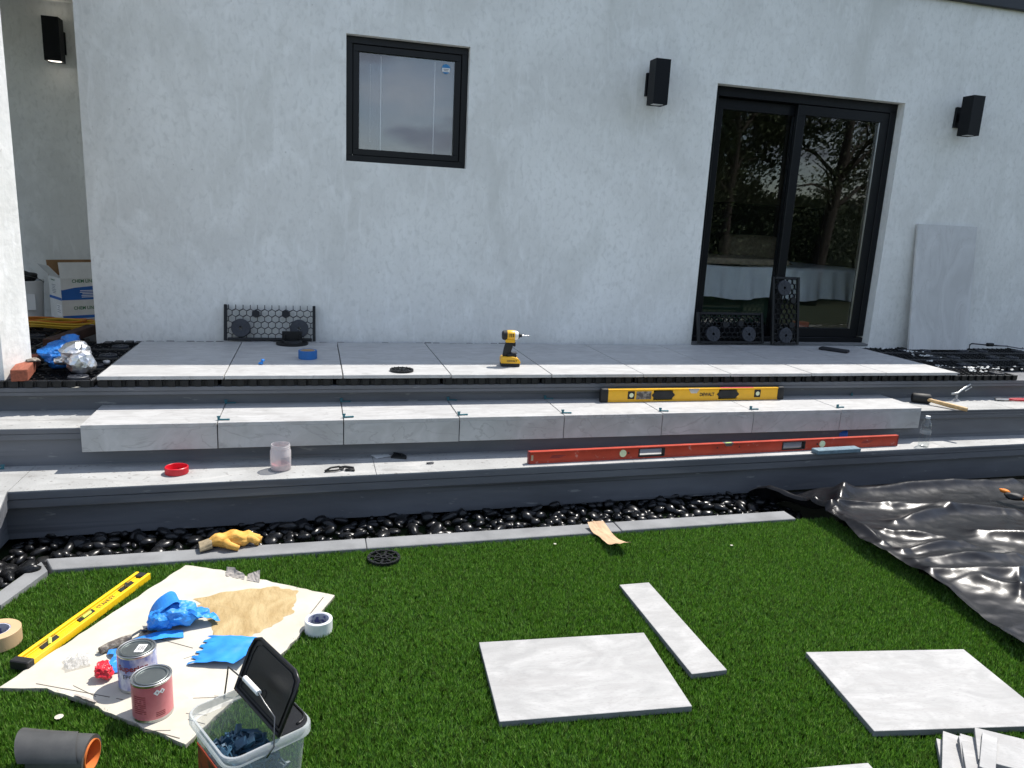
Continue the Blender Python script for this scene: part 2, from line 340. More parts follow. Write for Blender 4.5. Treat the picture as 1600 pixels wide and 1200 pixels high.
def text(body, size, m, parent, X, name='lettering', bend=None, sx=1, shear=0, bold=0, th=.0002):
    cu = bpy.data.curves.new('t', 'FONT'); cu.body = body; cu.size = size; cu.align_x = 'CENTER'; cu.align_y = 'CENTER'
    cu.extrude = th; cu.shear = shear; cu.offset = bold; cu.resolution_u = 3
    to = bpy.data.objects.new('t', cu); COL.objects.link(to)
    dg = bpy.context.evaluated_depsgraph_get(); me = bpy.data.meshes.new_from_object(to.evaluated_get(dg))
    bpy.data.objects.remove(to)
    for v in me.vertices:
        p = Vector((v.co.x*sx, v.co.y, v.co.z))
        if bend:      # wrap on a cylinder of radius bend round z; text plane is xz
            a = p.x/bend; p = Vector(((bend+p.z)*math.sin(a), -(bend+p.z)*math.cos(a), p.y))
        v.co = X @ p
    me.materials.clear(); me.materials.append(M[m]); me.name = name
    o = bpy.data.objects.new(name, me); COL.objects.link(o); o.parent = parent; return o
FX = Euler((R(90), 0, 0)).to_matrix().to_4x4()       # text plane xy -> xz facing -y
def nz3(x, y, z=0): return noise.noise(Vector((x, y, z)))
def crumple(rx, ry, rz, seed, amp=.45, freq=2.2, flat=0):
    """crushed film or tape: a ball cut by random planes into creased facets"""
    r = random.Random(seed); pl = []
    for i in range(26):
        d = Vector((r.gauss(0, 1), r.gauss(0, 1), r.gauss(0, 1))).normalized(); pl.append((d, 1-.6*amp*r.random()))
    def fn(c):
        k = 1.0
        for d, h in pl:
            t = c.dot(d)
            if t*k > h: k = h/t
        q = c*freq+Vector((seed*3.7, seed*1.3, seed)); k *= 1+amp*.30*noise.noise(q*1.6)+amp*.16*(abs(noise.noise(q*3.1))-.25)
        p = Vector((c.x*rx*k, c.y*ry*k, rz*.8+c.z*rz*k)); p.z = max(p.z, flat+.0005*noise.noise(q*3)); return p
    return fn

# ---------------------------------------------------------------- ground, lawn, kerb, pebble bed
g = MB().box((0, 0, -.56), (900, 900, .2)).build('ground', 'earth'); structure(g)
LX0, LX1, LY0 = -1.05, 5.5, -3.0
lawn_poly = [(-1.005, 3.122), (5.5, 3.215), (5.5, -5), (-3.2, -5), (-1.9, 1.05)]
lawn = MB().prism(lawn_poly, -.3, -.022).build('lawn', 'turf'); structure(lawn)

def tuft(seed, pale):
    r = random.Random(seed); b = MB()
    for i in range(9):
        a = r.uniform(0, 6.28); rad = r.uniform(0, .006); bx, by = rad*math.cos(a), rad*math.sin(a)
        h = r.uniform(.026, .036); lean = r.uniform(.001, .011); d = r.uniform(0, 6.28); wd = r.uniform(.0008, .0013)
        px, py = -math.sin(d)*wd, math.cos(d)*wd; lx, ly = math.cos(d)*lean, math.sin(d)*lean
        v = b.bm.verts.new
        A, B = v((bx-px, by-py, 0)), v((bx+px, by+py, 0))
        C, D = v((bx+px+lx*.35, by+py+ly*.35, h*.6)), v((bx-px+lx*.35, by-py+ly*.35, h*.6)); E = v((bx+lx, by+ly, h))
        b.bm.faces.new((A, B, C, D)); b.bm.faces.new((D, C, E))
    me = b.mesh('tuft', pale)
    for q in ('grass_dark', 'grass_light'): me.materials.append(M[q])
    for q in me.polygons: q.material_index = r.choice((0, 0, 1, 2)) if q.index % 2 == 0 else me.polygons[q.index-1].material_index
    return bpy.data.objects.new('turf_tuft', me)
tc_ = bpy.data.collections.new('turf_tufts')
for i in range(7): tc_.objects.link(tuft(i, 'thatch' if i == 6 else ('grass_pale' if i == 5 else 'grass')))
def rect_poly(cx, cy, w_, h_, ang, grow=0):
    c, s = math.cos(ang), math.sin(ang); w_, h_ = w_/2+grow, h_/2+grow
    return [(cx+c*x-s*y, cy+s*x+c*y) for x, y in ((-w_, -h_), (w_, -h_), (w_, h_), (-w_, h_))]
BOARD = [(-.518, 3.079), (-.375, 3.016), (-.27, 2.943), (.072, 2.728), (-.096, 2.378), (-.35, 1.952), (-.525, 2.089), (-.671, 2.206), (-.792, 2.291), (-.93, 2.318)]
A1, A2, A3, A4 = R(-3.9), R(-.15), R(-8.3), R(-5)
TILES = [rect_poly(.843, 2.062, .61, .425, A1), rect_poly(1.281, 2.299, .132, .628, A2), rect_poly(1.96, 1.78, .61, .42, A3), rect_poly(1.19, 1.325, .61, .41, A4)]
def inside(px, py, poly):
    r = np.zeros(len(px), bool); n = len(poly); j = n-1
    for i in range(n):
        xi, yi = poly[i]; xj, yj = poly[j]
        c = ((yi > py) != (yj > py)) & (px < (xj-xi)*(py-yi)/((yj-yi) or 1e-9)+xi); r ^= c; j = i
    return r
rg = np.random.default_rng(3)
def scatter(x0, x1, y0, y1, dens):
    n = int((x1-x0)*(y1-y0)*dens); return rg.uniform(x0, x1, n), rg.uniform(y0, y1, n)
ax, ay = scatter(-1.3, 2.75, 1.25, 3.17, 21000); bx_, by_ = scatter(-3.2, 5.5, -5, 3.17, 900)
k = ~((bx_ > -1.3) & (bx_ < 2.75) & (by_ > 1.25)); bx_, by_ = bx_[k], by_[k]
GX = np.concatenate([ax, bx_]); GY = np.concatenate([ay, by_]); big = np.concatenate([np.ones(len(ax)), np.full(len(bx_), 2.2)])
keep = inside(GX, GY, lawn_poly)
for P in TILES+[BOARD]:
    c = np.mean(P, axis=0); keep &= ~inside(GX, GY, [tuple(c+(np.array(p)-c)*.992) for p in P])
keep &= ~((GX > 2.66) & (GY > 1.3) & (GX < 5.5))
GX, GY, big = GX[keep], GY[keep], big[keep]; n = len(GX)
gm = bpy.data.meshes.new('grass'); gm.from_pydata(np.stack([GX, GY, np.full(n, -.022)], 1).tolist(), [], [])
lean = np.array([nz3(x*1.4, y*1.4, 5) for x, y in zip(GX[::1], GY[::1])]); lean2 = np.array([nz3(x*1.1, y*1.8, 9) for x, y in zip(GX, GY)])
ra = np.stack([lean*.35+rg.normal(0, .17, n)+.05, lean2*.35+rg.normal(0, .17, n), rg.uniform(0, 6.28, n)], 1)
at_ = gm.attributes.new('rot', 'FLOAT_VECTOR', 'POINT'); at_.data.foreach_set('vector', ra.astype(np.float32).ravel())
hgt = rg.uniform(.8, 1.15, n)*big*(1+.18*lean2)
at_ = gm.attributes.new('scl', 'FLOAT', 'POINT'); at_.data.foreach_set('value', hgt.astype(np.float32))
go = bpy.data.objects.new('grass', gm); COL.objects.link(go); tag(go, 'short green artificial grass covering the lawn', 'grass'); stuff(go)
ng = bpy.data.node_groups.new('turf', 'GeometryNodeTree')
ng.interface.new_socket('Geometry', in_out='INPUT', socket_type='NodeSocketGeometry'); ng.interface.new_socket('Geometry', in_out='OUTPUT', socket_type='NodeSocketGeometry')
gi, gout = ng.nodes.new('NodeGroupInput'), ng.nodes.new('NodeGroupOutput'); ip = ng.nodes.new('GeometryNodeInstanceOnPoints')
ci = ng.nodes.new('GeometryNodeCollectionInfo'); ci.inputs['Collection'].default_value = tc_; ci.inputs['Separate Children'].default_value = True; ci.inputs['Reset Children'].default_value = True
ip.inputs['Pick Instance'].default_value = True
a1 = ng.nodes.new('GeometryNodeInputNamedAttribute'); a1.data_type = 'FLOAT_VECTOR'; a1.inputs['Name'].default_value = 'rot'
a2 = ng.nodes.new('GeometryNodeInputNamedAttribute'); a2.data_type = 'FLOAT'; a2.inputs['Name'].default_value = 'scl'
L_ = ng.links.new; L_(gi.outputs[0], ip.inputs['Points']); L_(ci.outputs[0], ip.inputs['Instance']); L_(a1.outputs['Attribute'], ip.inputs['Rotation']); L_(a2.outputs['Attribute'], ip.inputs['Scale']); L_(ip.outputs[0], gout.inputs[0])
go.modifiers.new('turf', 'NODES').node_group = ng

# kerb: separate stones with open joints
kerb = MB().box((.7, 3.165, -.2), (3.4, .05, .2)).build('kerb', 'kerb'); structure(kerb)
def kerb_y(x): return 3.185+.013*x
kx = [-1.02, .222, 1.45, 2.44]
for a, b in zip(kx, kx[1:]):
    a2_, b2_ = a+.0015, b-.0015
    o = MB().prism([(a2_ if a > -1 else a-.05, kerb_y(a)+.045), (a2_, kerb_y(a)-.06), (b2_, kerb_y(b)-.06), (b2_, kerb_y(b)+.045)], -.16, .016+rnd.uniform(-.002, .002)).bevel(.003).build('kerb_stone', 'kerb', kerb)
for (p, q) in (((-1.03, 3.10), (-1.105, 2.84)), ((-1.107, 2.83), (-1.32, 2.3)), ((-1.323, 2.29), (-1.56, 1.7))):
    d = Vector((q[0]-p[0], q[1]-p[1])).normalized(); nn = Vector((d.y, -d.x))*.068
    if nn.x > 0: nn = -nn
    o = MB().prism([p, q, (q[0]+nn.x, q[1]+nn.y), (p[0]+nn.x*.75, p[1]+nn.y+.07 if p[1] > 3 else p[1]+nn.y)], -.16, .018).bevel(.003).build('kerb_stone', 'kerb', kerb)

bed = MB().prism([(-3, 1.4), (-1.62, 1.45), (-1.17, 2.85), (-1.08, 3.2), (2.7, 3.25), (2.7, 3.8), (-3, 3.8)], -.3, -.115).build('pebble_bed', 'turf'); structure(bed)
def pebble_mesh(i):
    r = random.Random(i+50); ax_ = (.5*r.uniform(.75, 1.25), .36*r.uniform(.7, 1.25), .24*r.uniform(.7, 1.3)); sd = r.uniform(0, 99)
    return MB().ico(lambda c: Vector((c.x*ax_[0], c.y*ax_[1], c.z*ax_[2]))*(1+.26*noise.noise(c*1.3+Vector((sd, 0, 0)))), 2).mesh('pebble', 'pebble', 180)
PM = [pebble_mesh(i) for i in range(14)]
cand = []
for _ in range(5200):
    if rnd.random() < .72: x = rnd.uniform(-1.3, 2.62); y = rnd.uniform(kerb_y(x)+.06, 3.80)
    else: y = rnd.uniform(1.9, 3.3); xe = -1.13-(3.05-y)*.41 if y < 3.1 else -1.1; x = rnd.uniform(xe-.32, xe-.0)
    s = rnd.uniform(.04, .095)
    cand.append((x, y, s))
grid_ = {}; placed = []
for x, y, s in cand:
    gx_, gy_ = int(x/.05+100), int(y/.05+100); ok = True; lv = 0
    for i in range(-2, 3):
        for j in range(-2, 3):
            for (X_, Y_, S_, l_) in grid_.get((gx_+i, gy_+j), ()):
                if math.hypot(x-X_, y-Y_) < .34*(s+S_): lv = max(lv, l_+1) if math.hypot(x-X_, y-Y_) > .12*(s+S_) else 9
    if lv > 1: continue
    grid_.setdefault((gx_, gy_), []).append((x, y, s, lv)); placed.append((x, y, s, lv))
def front_rank(p): return (p[0]**2+p[1]**2)**.5-(.1*p[3])+(.9 if p[1] > 3.48 else 0)-p[2]*3+(9 if (p[1] < 2.5 or p[0] < -1.5) else 0)
placed.sort(key=front_rank)
rest = MB()
for i, (x, y, s, lv) in enumerate(placed):
    z = -.108+s*.22+lv*.026+rnd.uniform(-.004, .008)+.05*max(0, 1-(y-kerb_y(x)-.03)/.11)*(1 if x > -1.05 else .8); rot = (rnd.uniform(-.5, .5), rnd.uniform(-.5, .5), rnd.uniform(0, 6.28)); me = PM[rnd.randrange(14)]
    if i < 295: link_mesh('pebble', me, bed, (x, y, z), rot, (s, s, s))
    else:
        t_ = bmesh.new(); t_.from_mesh(me); X = T(x, y, z, 0) @ Euler(rot).to_matrix().to_4x4() @ Matrix.Scale(s, 4)
        for v in t_.verts: v.co = X @ v.co
        m2 = bpy.data.meshes.new('tmp'); t_.to_mesh(m2); rest.bm.from_mesh(m2); bpy.data.meshes.remove(m2); t_.free()
stuff(rest.build('pebbles', 'pebble', bed, 180))

# ---------------------------------------------------------------- steps and deck
LK_ = 1.0118      # the lowest step lies 15 mm below the first survey
def ly(x): return 3.600+.0285*x
low = MB().prism([(-1.34, ly(-1.34)+.04), (9, ly(9)+.04), (9, 4.2), (-5, 4.2), (-5, 1.0), (-1.34, 1.0)], -.055, .102).build('low_step', 'paint'); structure(low)
NP = [(-1.314, ly(-1.314)), (9, ly(9)), (9, 4.2), (-5, 4.2), (-5, 1.0), (-1.268, 1.0), (-1.268, 3.35)]
MB().prism(NP, .147, .181).bevel(.002).build('nosing', 'paint', low)
MB().prism([(x_-.003 if x_ < 5 else x_, y_+.003) for x_, y_ in NP], .104, .1445).bevel(.002).build('nosing', 'paint', low)
for a, b in ((-1.312, .3), (.303, 1.98), (1.983, 3.9), (3.903, 9)):
    MB().prism([(a, ly(a)+.002), (b, ly(b)+.002), (b, 4.2), (a, 4.2)], .1815, .186).build('tread_board', 'tread', low)
MB().prism([(-1.27, 1.0), (-1.27, 3.35), (-1.3145, 3.56), (-1.3145, 4.2), (-5, 4.2), (-5, 1.0)], .1815, .186).build('tread_board', 'tread', low)
mid = MB().box((2, 4.6, .1), (14, 1.36, .44)).build('middle_step', 'paint'); structure(mid)   # riser at y 3.92
MB().box((2, 4.55, .3635), (14, 1.3, .023)).bevel(.002).build('nosing', 'paint', mid)
MB().box((2, 4.55, .336), (14, 1.294, .03)).bevel(.002).build('nosing', 'paint', mid)           # front y 3.90
for a, b in ((-5, -1.099), (3.832, 4.62), (4.623, 9)):
    MB().box(((a+b)/2, 4.55, .3773), (b-a, 1.296, .004)).build('tread_board', 'tread', mid)
deck = MB().box((2.5, 5.7, .24), (13, 2.90, .456)).build('deck', 'paint'); structure(deck)       # riser at y 4.17
MB().box((2.5, 5.7, .5015), (13, 3.014, .023)).bevel(.002).build('nosing', 'paint', deck)
MB().box((2.5, 5.7, .479), (13, 3.006, .02)).bevel(.002).build('nosing', 'paint', deck)         # front y 4.195, top .513

MJ = [-1.0875, -.470, .149, .766, 1.369, 1.979, 2.587, 3.213, 3.828]
def my(x): return 3.848+.0055*(x+1.09)
for i in range(8):
    a, b = MJ[i]+.0025, MJ[i+1]-.0025; y = my((a+b)/2)
    dz = rnd.uniform(-.0008, .0008)
    o = MB().box((0, 0, 0), (b-a, .40, .02)).bevel(.0012).build('step_tile', 'tile', mid, loc=((a+b)/2, y+.2, .395+dz))
    MB().box((0, 0, 0), (b-a, .0195, .114)).bevel(.0012).build('front_tile', 'tile', mid, loc=((a+b)/2, y+.00965, .3278+dz))
MB().box((1.37, my(0)+.2, .3805), (4.88, .36, .006)).build('mortar_bed', 'rubber', mid)
DJ = [-1.0886, -.4676, .158, .772, 1.386, 1.985, 2.596, 3.198, 3.79, 4.394]
for i in range(9):
    a, b = DJ[i]+.003, DJ[i+1]-.003
    MB().box((0, 0, 0), (b-a, 1.085, .02)).bevel(.0015).build('floor_tile', 'tile', deck, loc=((a+b)/2, 4.187+.5425+rnd.uniform(-.002, .002), .563+rnd.uniform(-.0008, .0008)))

# hexagon tray panels of black plastic
def tray(w_, h_, cell=.027, t=.024, discs=((.11, .1), (-.11, .1)), solids=(), openTop=False, dr=.062):
    """returns meshes for lattice, rim and disc in a frame: x across, y up the panel, z thickness"""
    lat = MB(); ed = set(); dx = cell*math.sqrt(3); dy = cell*1.5; r_ = 0; y = cell
    while y < h_-cell*.3:
        x = -w_/2+cell*.9+(dx/2 if r_ % 2 else 0)
        while x < w_/2-cell*.6:
            pts = [(round(x+cell*math.sin(k*math.pi/3), 3), round(y+cell*math.cos(k*math.pi/3), 3)) for k in range(6)]
            for p, q in zip(pts, pts[1:]+pts[:1]):
                if abs(p[0]) < w_/2 and abs(q[0]) < w_/2 and -.001 < p[1] < h_ and -.001 < q[1] < h_: ed.add((min(p, q), max(p, q)))
            x += dx
        y += dy; r_ += 1
    for p, q in sorted(ed):
        d = Vector((q[0]-p[0], q[1]-p[1])); a = math.atan2(d.y, d.x)
        lat.box((0, 0, 0), (d.length+.002, .0035, t*.8), T((p[0]+q[0])/2, (p[1]+q[1])/2, t/2, a))
    for sx_, sy_ in solids: lat.lathe([(0, .001), (cell*1.02, .001), (cell*1.02, t), (0, t)], 6, T(sx_, sy_, 0, math.pi/6))
    rim = MB(); rw = .02
    for sx_ in (-1, 1): rim.box((sx_*(w_/2-rw/2+.004), h_/2, t/2), (rw, h_, t*1.15))
    rim.box((0, rw/2, t/2), (w_-2*rw, rw, t*1.1))
    if not openTop: rim.box((0, h_-rw/2, t/2), (w_-2*rw, rw, t*1.1))
    rim.bevel(.003)
    ds = MB(); ds.lathe([(.012, t*.9), (.012, t*1.3), (dr-.004, t*1.3), (dr, t*1.2), (dr, .002), (.012, .002)], 28)
    for k_ in range(8): ds.box((dr*.62, 0, t*1.33), (dr*.5, .004, .003), T(0, 0, 0, k_*math.pi/4))
    return lat.mesh('lattice', 'black_plastic'), rim.mesh('rim', 'black_plastic', 30), ds.mesh('pad', 'disc_plastic', 30), discs
def put_tray(parts, o):
    link_mesh('lattice', parts[0], o); link_mesh('rim', parts[1], o)
    for dx_, dy_ in parts[3]: link_mesh('pad', parts[2], o, (dx_, dy_, 0))
def lean_tray(label, loc, rot, *a, **kw):
    t_ = thing('paver_tray', label, 'plastic tray', loc, rot=rot, group='black paver trays leaning on the house')
    put_tray(tray(*a, **kw), t_)
    return t_
lean_tray('black honeycomb tray with round pads leaning on the plaster wall under the window', (-.285, 5.30, .575), (R(74), 0, R(-1)), .59, .245,
          discs=((-.19, .085), (.19, .085)), solids=((-.095, .185), (.1, .185)), openTop=True)
lean_tray('black honeycomb tray lying long side down against the left door glass', (3.245, 5.30, .58), (R(76), 0, R(1)), .59, .25, discs=((-.165, .075), (.16, .075)), solids=((-.05, .15), (.09, .16)))
lean_tray('black honeycomb tray standing on end before the centre post of the sliding door', (3.72, 5.27, .58), (R(80), 0, R(2)), .25, .55, discs=((-.02, .46), (0, .075)), solids=((.06, .16), (.07, .36)))
fl = tray(.58, .30, cell=.03, t=.031, discs=((.2, .09), (-.2, .09)), dr=.05)
feet = MB()
for i in range(9):
    feet.box((-.26+i*.065, .0, .018), (.036, .02, .034)); feet.box((-.26+i*.065+.03, .004, .018), (.006, .008, .034))
    feet.box((-.26+i*.065, .012, .018), (.012, .03, .03))
fm = feet.bevel(.0015).mesh('feet', 'black_plastic')
def floor_tray(x, y, rz=0):
    o = bpy.data.objects.new('paver_tray', None); COL.objects.link(o); o.parent = deck; o.location = (x, y, .5145); o.rotation_euler.z = rz
    put_tray(fl, o)
    link_mesh('feet', fm, o, (0, -.004, 0))
for x in [-1.40+.605*i for i in range(11)]:
    floor_tray(x, 4.20)
for x in (4.66, 5.265, 5.87, -1.40):
    for j in range(1, 4): floor_tray(x, 4.2+.305*j)
MB().box((1.6, 4.80, .5155), (5.6, 1.1, .003)).build('membrane', 'rubber', deck)
for x in (-1.75, -1.9):
    for j in range(1, 6): floor_tray(x-(.25 if j > 3 else 0), 4.3+.305*j, 0) if x == -1.75 else None
strip = MB()
for i in range(46):
    x = -1.3+i*.062; strip.box((x, 5.325, .545+rnd.uniform(-.004, .003)), (.05, .07+rnd.uniform(0, .02), .03))
strip.bevel(.003).build('tray_edge', 'black_plastic', deck)
# ---------------------------------------------------------------- the house
WY = 5.38
house = thing('house', 'pale plastered house wall with a black window and sliding door', 'house', (0, 0, 0))
wall = MB(); xs = [-1.38, .222, 1.05, 2.943, 4.634, 9.5]; zo = {1: (1.802, 2.605), 3: (.556, 2.543)}
for i in range(5):
    a, b = xs[i], xs[i+1]; segs = [(.2, 3.453)] if i not in zo else [(.2, zo[i][0]), (zo[i][1], 3.453)]
    for z0, z1 in segs: wall.box(((a+b)/2, WY+.12, (z0+z1)/2), (b-a, .24, z1-z0))
wall.box((-1.26, 6.37, 1.9), (.24, 1.5, 3.1))
wall.build('wall', 'stucco', house)
MB().box((-3, 6.87, 1.8), (4, .2, 3.2)).build('recess_wall', 'stucco', house)
MB().prism([(-1.525, 4.245), (-1.46, 4.445), (-3.5, 4.445), (-3.5, 4.245)], .505, 3.5).build('pillar', 'stucco', house)
MB().box((-2.9, 5.62, 2.98), (3.0, 2.2, .2)).build('recess_ceiling', 'stucco', house)
MB().box((4.0, 5.361, 3.395), (11.2, .036, .12)).bevel(.004).build('fascia', 'fascia', house)
MB().box((4.0, 8.01, 3.47), (11.2, 5.2, .028)).build('roof', 'fascia', house)
# window
wf = MB(); x0, x1, z0, z1 = .224, 1.048, 1.804, 2.603; fy = WY+.052
def ring(mb, x0, x1, z0, z1, w_, y0, y1):
    yc, dy = (y0+y1)/2, y1-y0
    mb.box(((x0+x1)/2, yc, z0+w_/2), (x1-x0, dy, w_)); mb.box(((x0+x1)/2, yc, z1-w_/2), (x1-x0, dy, w_))
    for x in (x0+w_/2, x1-w_/2): mb.box((x, yc, (z0+z1)/2), (w_, dy, z1-z0-2*w_))
win = bpy.data.objects.new('window', None); COL.objects.link(win); win.parent = house
ring(wf, x0, x1, z0, z1, .042, fy, fy+.06); wf.bevel(.003).build('frame', 'black_frame', win)
sf = MB(); ring(sf, x0+.0435, x1-.0435, z0+.0435, z1-.0435, .043, fy+.012, fy+.055); sf.bevel(.004).build('sash', 'black_frame', win)
MB().box(((x0+x1)/2, fy+.035, (z0+z1)/2), (x1-x0-.16, .006, z1-z0-.16)).build('pane', 'coated_glass', win)
for x in (x0+.10, x1-.12): MB().box((x, fy-.002, z0+.012), (.04, .006, .01)).bevel(.002).build('drain_cover', 'black_plastic', win)
MB().box(((x0+x1)/2, fy+.085, (z0+z1)/2), (x1-x0-.1, .004, z1-z0-.1)).build('blind', 'blind', win)
ch = MB()
for i in range(52): ch.ico(lambda c, i=i: c*.0028+Vector((.388, fy+.075, 1.95+i*.0098)), 1)
stuff(ch.build('bead_chain', 'white_plastic', win))
for x in (.46, .83): MB().box((x, fy+.08, 2.2), (.006, .002, .62)).build('blind_cord', 'white_plastic', win)
MB().lathe([(0, 0), (.031, 0), (.031, .001), (0, .001)], 28, T(.90, fy+.0305, 2.462, 0, R(90))).build('sticker', 'blue_sticker', win)
MB().box((.90, fy+.028, 2.455), (.056, .0012, .026)).build('sticker_band', 'white_print', win)
fp = MB()
for i in range(2): fp.box((.90, fy+.027, 2.459-i*.009), (.036-.01*i, .0008, .004))
fp.build('fine_print', 'grey_print', win)
# sliding door
door = bpy.data.objects.new('sliding_door', None); COL.objects.link(door); door.parent = house
dx0, dx1, dz0, dz1 = 2.945, 4.632, .575, 2.541; dy_ = WY+.075
df = MB(); df.box(((dx0+dx1)/2, dy_+.06, dz1-.035), (dx1-dx0, .12, .07)); df.box(((dx0+dx1)/2, dy_+.06, dz0+.02), (dx1-dx0, .12, .04))
for x in (dx0+.03, dx1-.03): df.box((x, dy_+.06, (dz0+dz1)/2), (.06, .12, dz1-dz0-.11))
df.bevel(.003).build('frame', 'black_frame', door)
lp = MB(); ring(lp, dx0+.062, 3.80, dz0+.042, dz1-.073, .08, dy_+.058, dy_+.10); lp.bevel(.003).build('door_leaf', 'black_frame', door)
rp_ = MB(); ring(rp_, 3.715, dx1-.062, dz0+.042, dz1-.073, .075, dy_+.008, dy_+.05); rp_.bevel(.003).build('door_leaf', 'black_frame', door)
MB().box((3.40, dy_+.08, 1.56), (.70, .006, 1.76)).build('pane', 'glass', door)
MB().box((4.17, dy_+.03, 1.56), (.78, .006, 1.76)).build('pane', 'glass', door)
MB().box((dx1-.137-.004, dy_+.02, 1.52), (.012, .012, 1.74)).build('jamb_reflection', 'steel', door)  # reflection of the jamb, modelled as a pale steel strip
MB().box(((dx0+dx1)/2, WY+.09, .562), (dx1-dx0-.004, .18, .022)).build('threshold', 'kerb', door)
# room behind the door
rm = MB(); rm.box((4.2, 9.6, 1.7), (5.2, .1, 2.5)); rm.box((1.62, 7.6, 1.7), (.08, 3.9, 2.5)); rm.box((6.78, 7.6, 1.7), (.08, 3.9, 2.5)); rm.box((4.2, 7.6, 2.98), (5.2, 3.9, .08))
rm.build('room_wall', 'room', house); MB().box((4.2, 7.6, .54), (5.2, 3.9, .06)).build('room_floor', 'room_floor', house)
bedo = thing('bed', 'bed with white sheet and dark green base seen through the sliding door', 'bed', (4.45, 6.45, .57))
MB().box((0, .9, .15), (2.5, 1.75, .28)).bevel(.02).build('bed_base', 'bed_green', bedo)
def drape(u, v):
    x = -1.3+u*2.6; h_ = .30+.26*v if v < .8 else .56-.0
    y = -.03-.05*(1-v)*(1+.5*math.sin(x*23+2*math.sin(x*5)))-.02*math.sin(x*41)*(1-v) if v < .8 else -.03+(v-.8)*8
    return Vector((x, y, .27+.30*min(1, v/.8)-.015*math.sin(x*9)*(1-v)+(.015*math.sin(x*7+v*9) if v > .8 else 0)))
MB().grid(90, 14, drape).build('sheet', 'sheet_white', bedo, 180)
MB().grid(40, 10, lambda u, v: Vector((-1.25+u*1.35, .0+v*1.2, .60+.05*math.sin(math.pi*v)+.02*nz3(u*6, v*6)))).build('blanket', 'blanket', bedo, 180)
MB().box((-.6, 0, .615), (1.28, .05, .06)).bevel(.02, 2).build('blanket_edge', 'blanket', bedo, 60)
MB().box((.55, 1.8, .85), (2.3, .08, .75)).bevel(.02).build('headboard', 'headboard', bedo)
MB().box((.5, 1.45, .72), (.7, .35, .28)).bevel(.1, 3).build('pillow', 'blanket', bedo, 180)
tag(MB().box((0, 0, .05), (.13, .09, .1)).bevel(.004).build('carton', 'red_box', loc=(4.42, 6.05, .57)), 'small red carton on the room floor behind the door glass', 'carton')

# wall lamps
def wall_lamp(x, y, z, label, lit=False):
    o = thing('wall_lamp', label, 'wall lamp', (x, y, z), group='black up and down wall lamps')
    MB().box((0, -.012, 0), (.10, .024, .16)).bevel(.002).build('wall_plate', 'lamp_black', o)
    MB().box((0, -.045, 0), (.05, .05, .06)).build('arm', 'lamp_black', o)
    b = MB(); w_, h_, t_ = .112, .305, .004
    for sx_ in (-1, 1): b.box((sx_*(w_-t_)/2, -.125, 0), (t_, w_, h_))
    for sy_ in (-1, 1): b.box((0, -.125+sy_*(w_-t_)/2, 0), (w_-2*t_, t_, h_))
    b.box((0, -.125, .0), (w_-2*t_, w_-2*t_, .2)); b.build('housing', 'lamp_black', o)
    for s_ in (-1, 1): MB().cyl(.046, -.002, .002, 24, T(0, -.125, s_*.146)).build('lens', 'lens_lit' if lit else 'lens', o)
    return o
wall_lamp(2.405, WY, 2.478, 'black wall lamp between the window and the sliding door')
wall_lamp(5.175, WY, 2.472, 'black wall lamp right of the sliding door above the leaning slab')
wall_lamp(-1.85, 6.77, 2.60, 'lit black wall lamp inside the shaded recess', True)

# ---------------------------------------------------------------- things in the recess and at the left of the deck
bx = thing('cardboard_box', 'open white cardboard box with blue bands and green lettering in the recess', 'cardboard box', (-1.79, 6.15, .575), R(33))
W_, D_, H_ = .40, .26, .31      # origin at front left bottom corner
b = MB(); t_ = .004
b.box((W_/2, t_/2, H_/2), (W_, t_, H_)); b.box((W_/2, D_-t_/2, H_/2), (W_, t_, H_)); b.box((t_/2, D_/2, H_/2), (t_, D_-2*t_, H_)); b.box((W_-t_/2, D_/2, H_/2), (t_, D_-2*t_, H_)); b.box((W_/2, D_/2, t_/2), (W_-2*t_, D_-2*t_, t_))
b.build('carton', 'white_card', bx)
MB().box((W_/2, .055, .003), (W_, .12, .003), T(0, 0, H_, 0, R(78))).build('flap', 'white_card', bx)
MB().box((0, D_/2, 0), (.003, D_-.01, .12), T(-.03, 0, H_+.045, 0, 0, R(-40))).build('flap', 'white_card', bx)
MB().box((W_/2, 0, 0), (W_, .003, .12), T(0, D_+.01, H_+.055, 0, R(-12))).build('flap', 'brown_card', bx)
MB().box((W_/2, -.0006, .185), (W_-.002, .001, .075)).build('printed_band', 'blue_print', bx)
MB().prism([(.0, 0), (W_-.002, 0), (W_-.002, .02), (.22, .026), (.09, .016), (0, -.002)], -.0008, .0002, T(.001, 0, .222) @ FX).build('printed_band', 'blue_print', bx)
MB().box((W_/2, -.0006, .02), (W_-.002, .001, .022)).build('printed_band', 'blue_print', bx)
MB().box((-.0006, D_/2, .155), (.001, D_-.002, .02)).build('printed_band', 'blue_print', bx)
MB().box((-.0008, .06, .07), (.001, .10, .085)).build('shipping_label', 'white_print', bx)
text('CHEM LINK', .034, 'green_print', bx, T(.155, -.0012, .285) @ FX, sx=.9, bold=.0006); text('CHEM LINK', .034, 'green_print', bx, T(.155, -.0012, .085) @ FX, sx=.9, bold=.0006)
text('CHEM LINK', .016, 'green_print', bx, T(-.0012, .16, .285, R(-90)) @ FX)
fp = MB()
for i in range(5): fp.box((.19+rnd.uniform(-.01, .01), -.0016, .215-i*.012), (.11, .0008, .005))
fp.build('fine_print', 'white_print', bx)
fp = MB()
for i in range(6): fp.box((-.001, .15, .25-i*.012), (.0008, .07+rnd.uniform(-.02, .02), .004))
fp.build('fine_print', 'grey_print', bx); fp = MB()
for i in range(4): fp.box((-.0018, .07, .10-i*.015), (.0006, .05+rnd.uniform(-.02, .02), .004))
fp.build('fine_print', 'grey_print', bx)
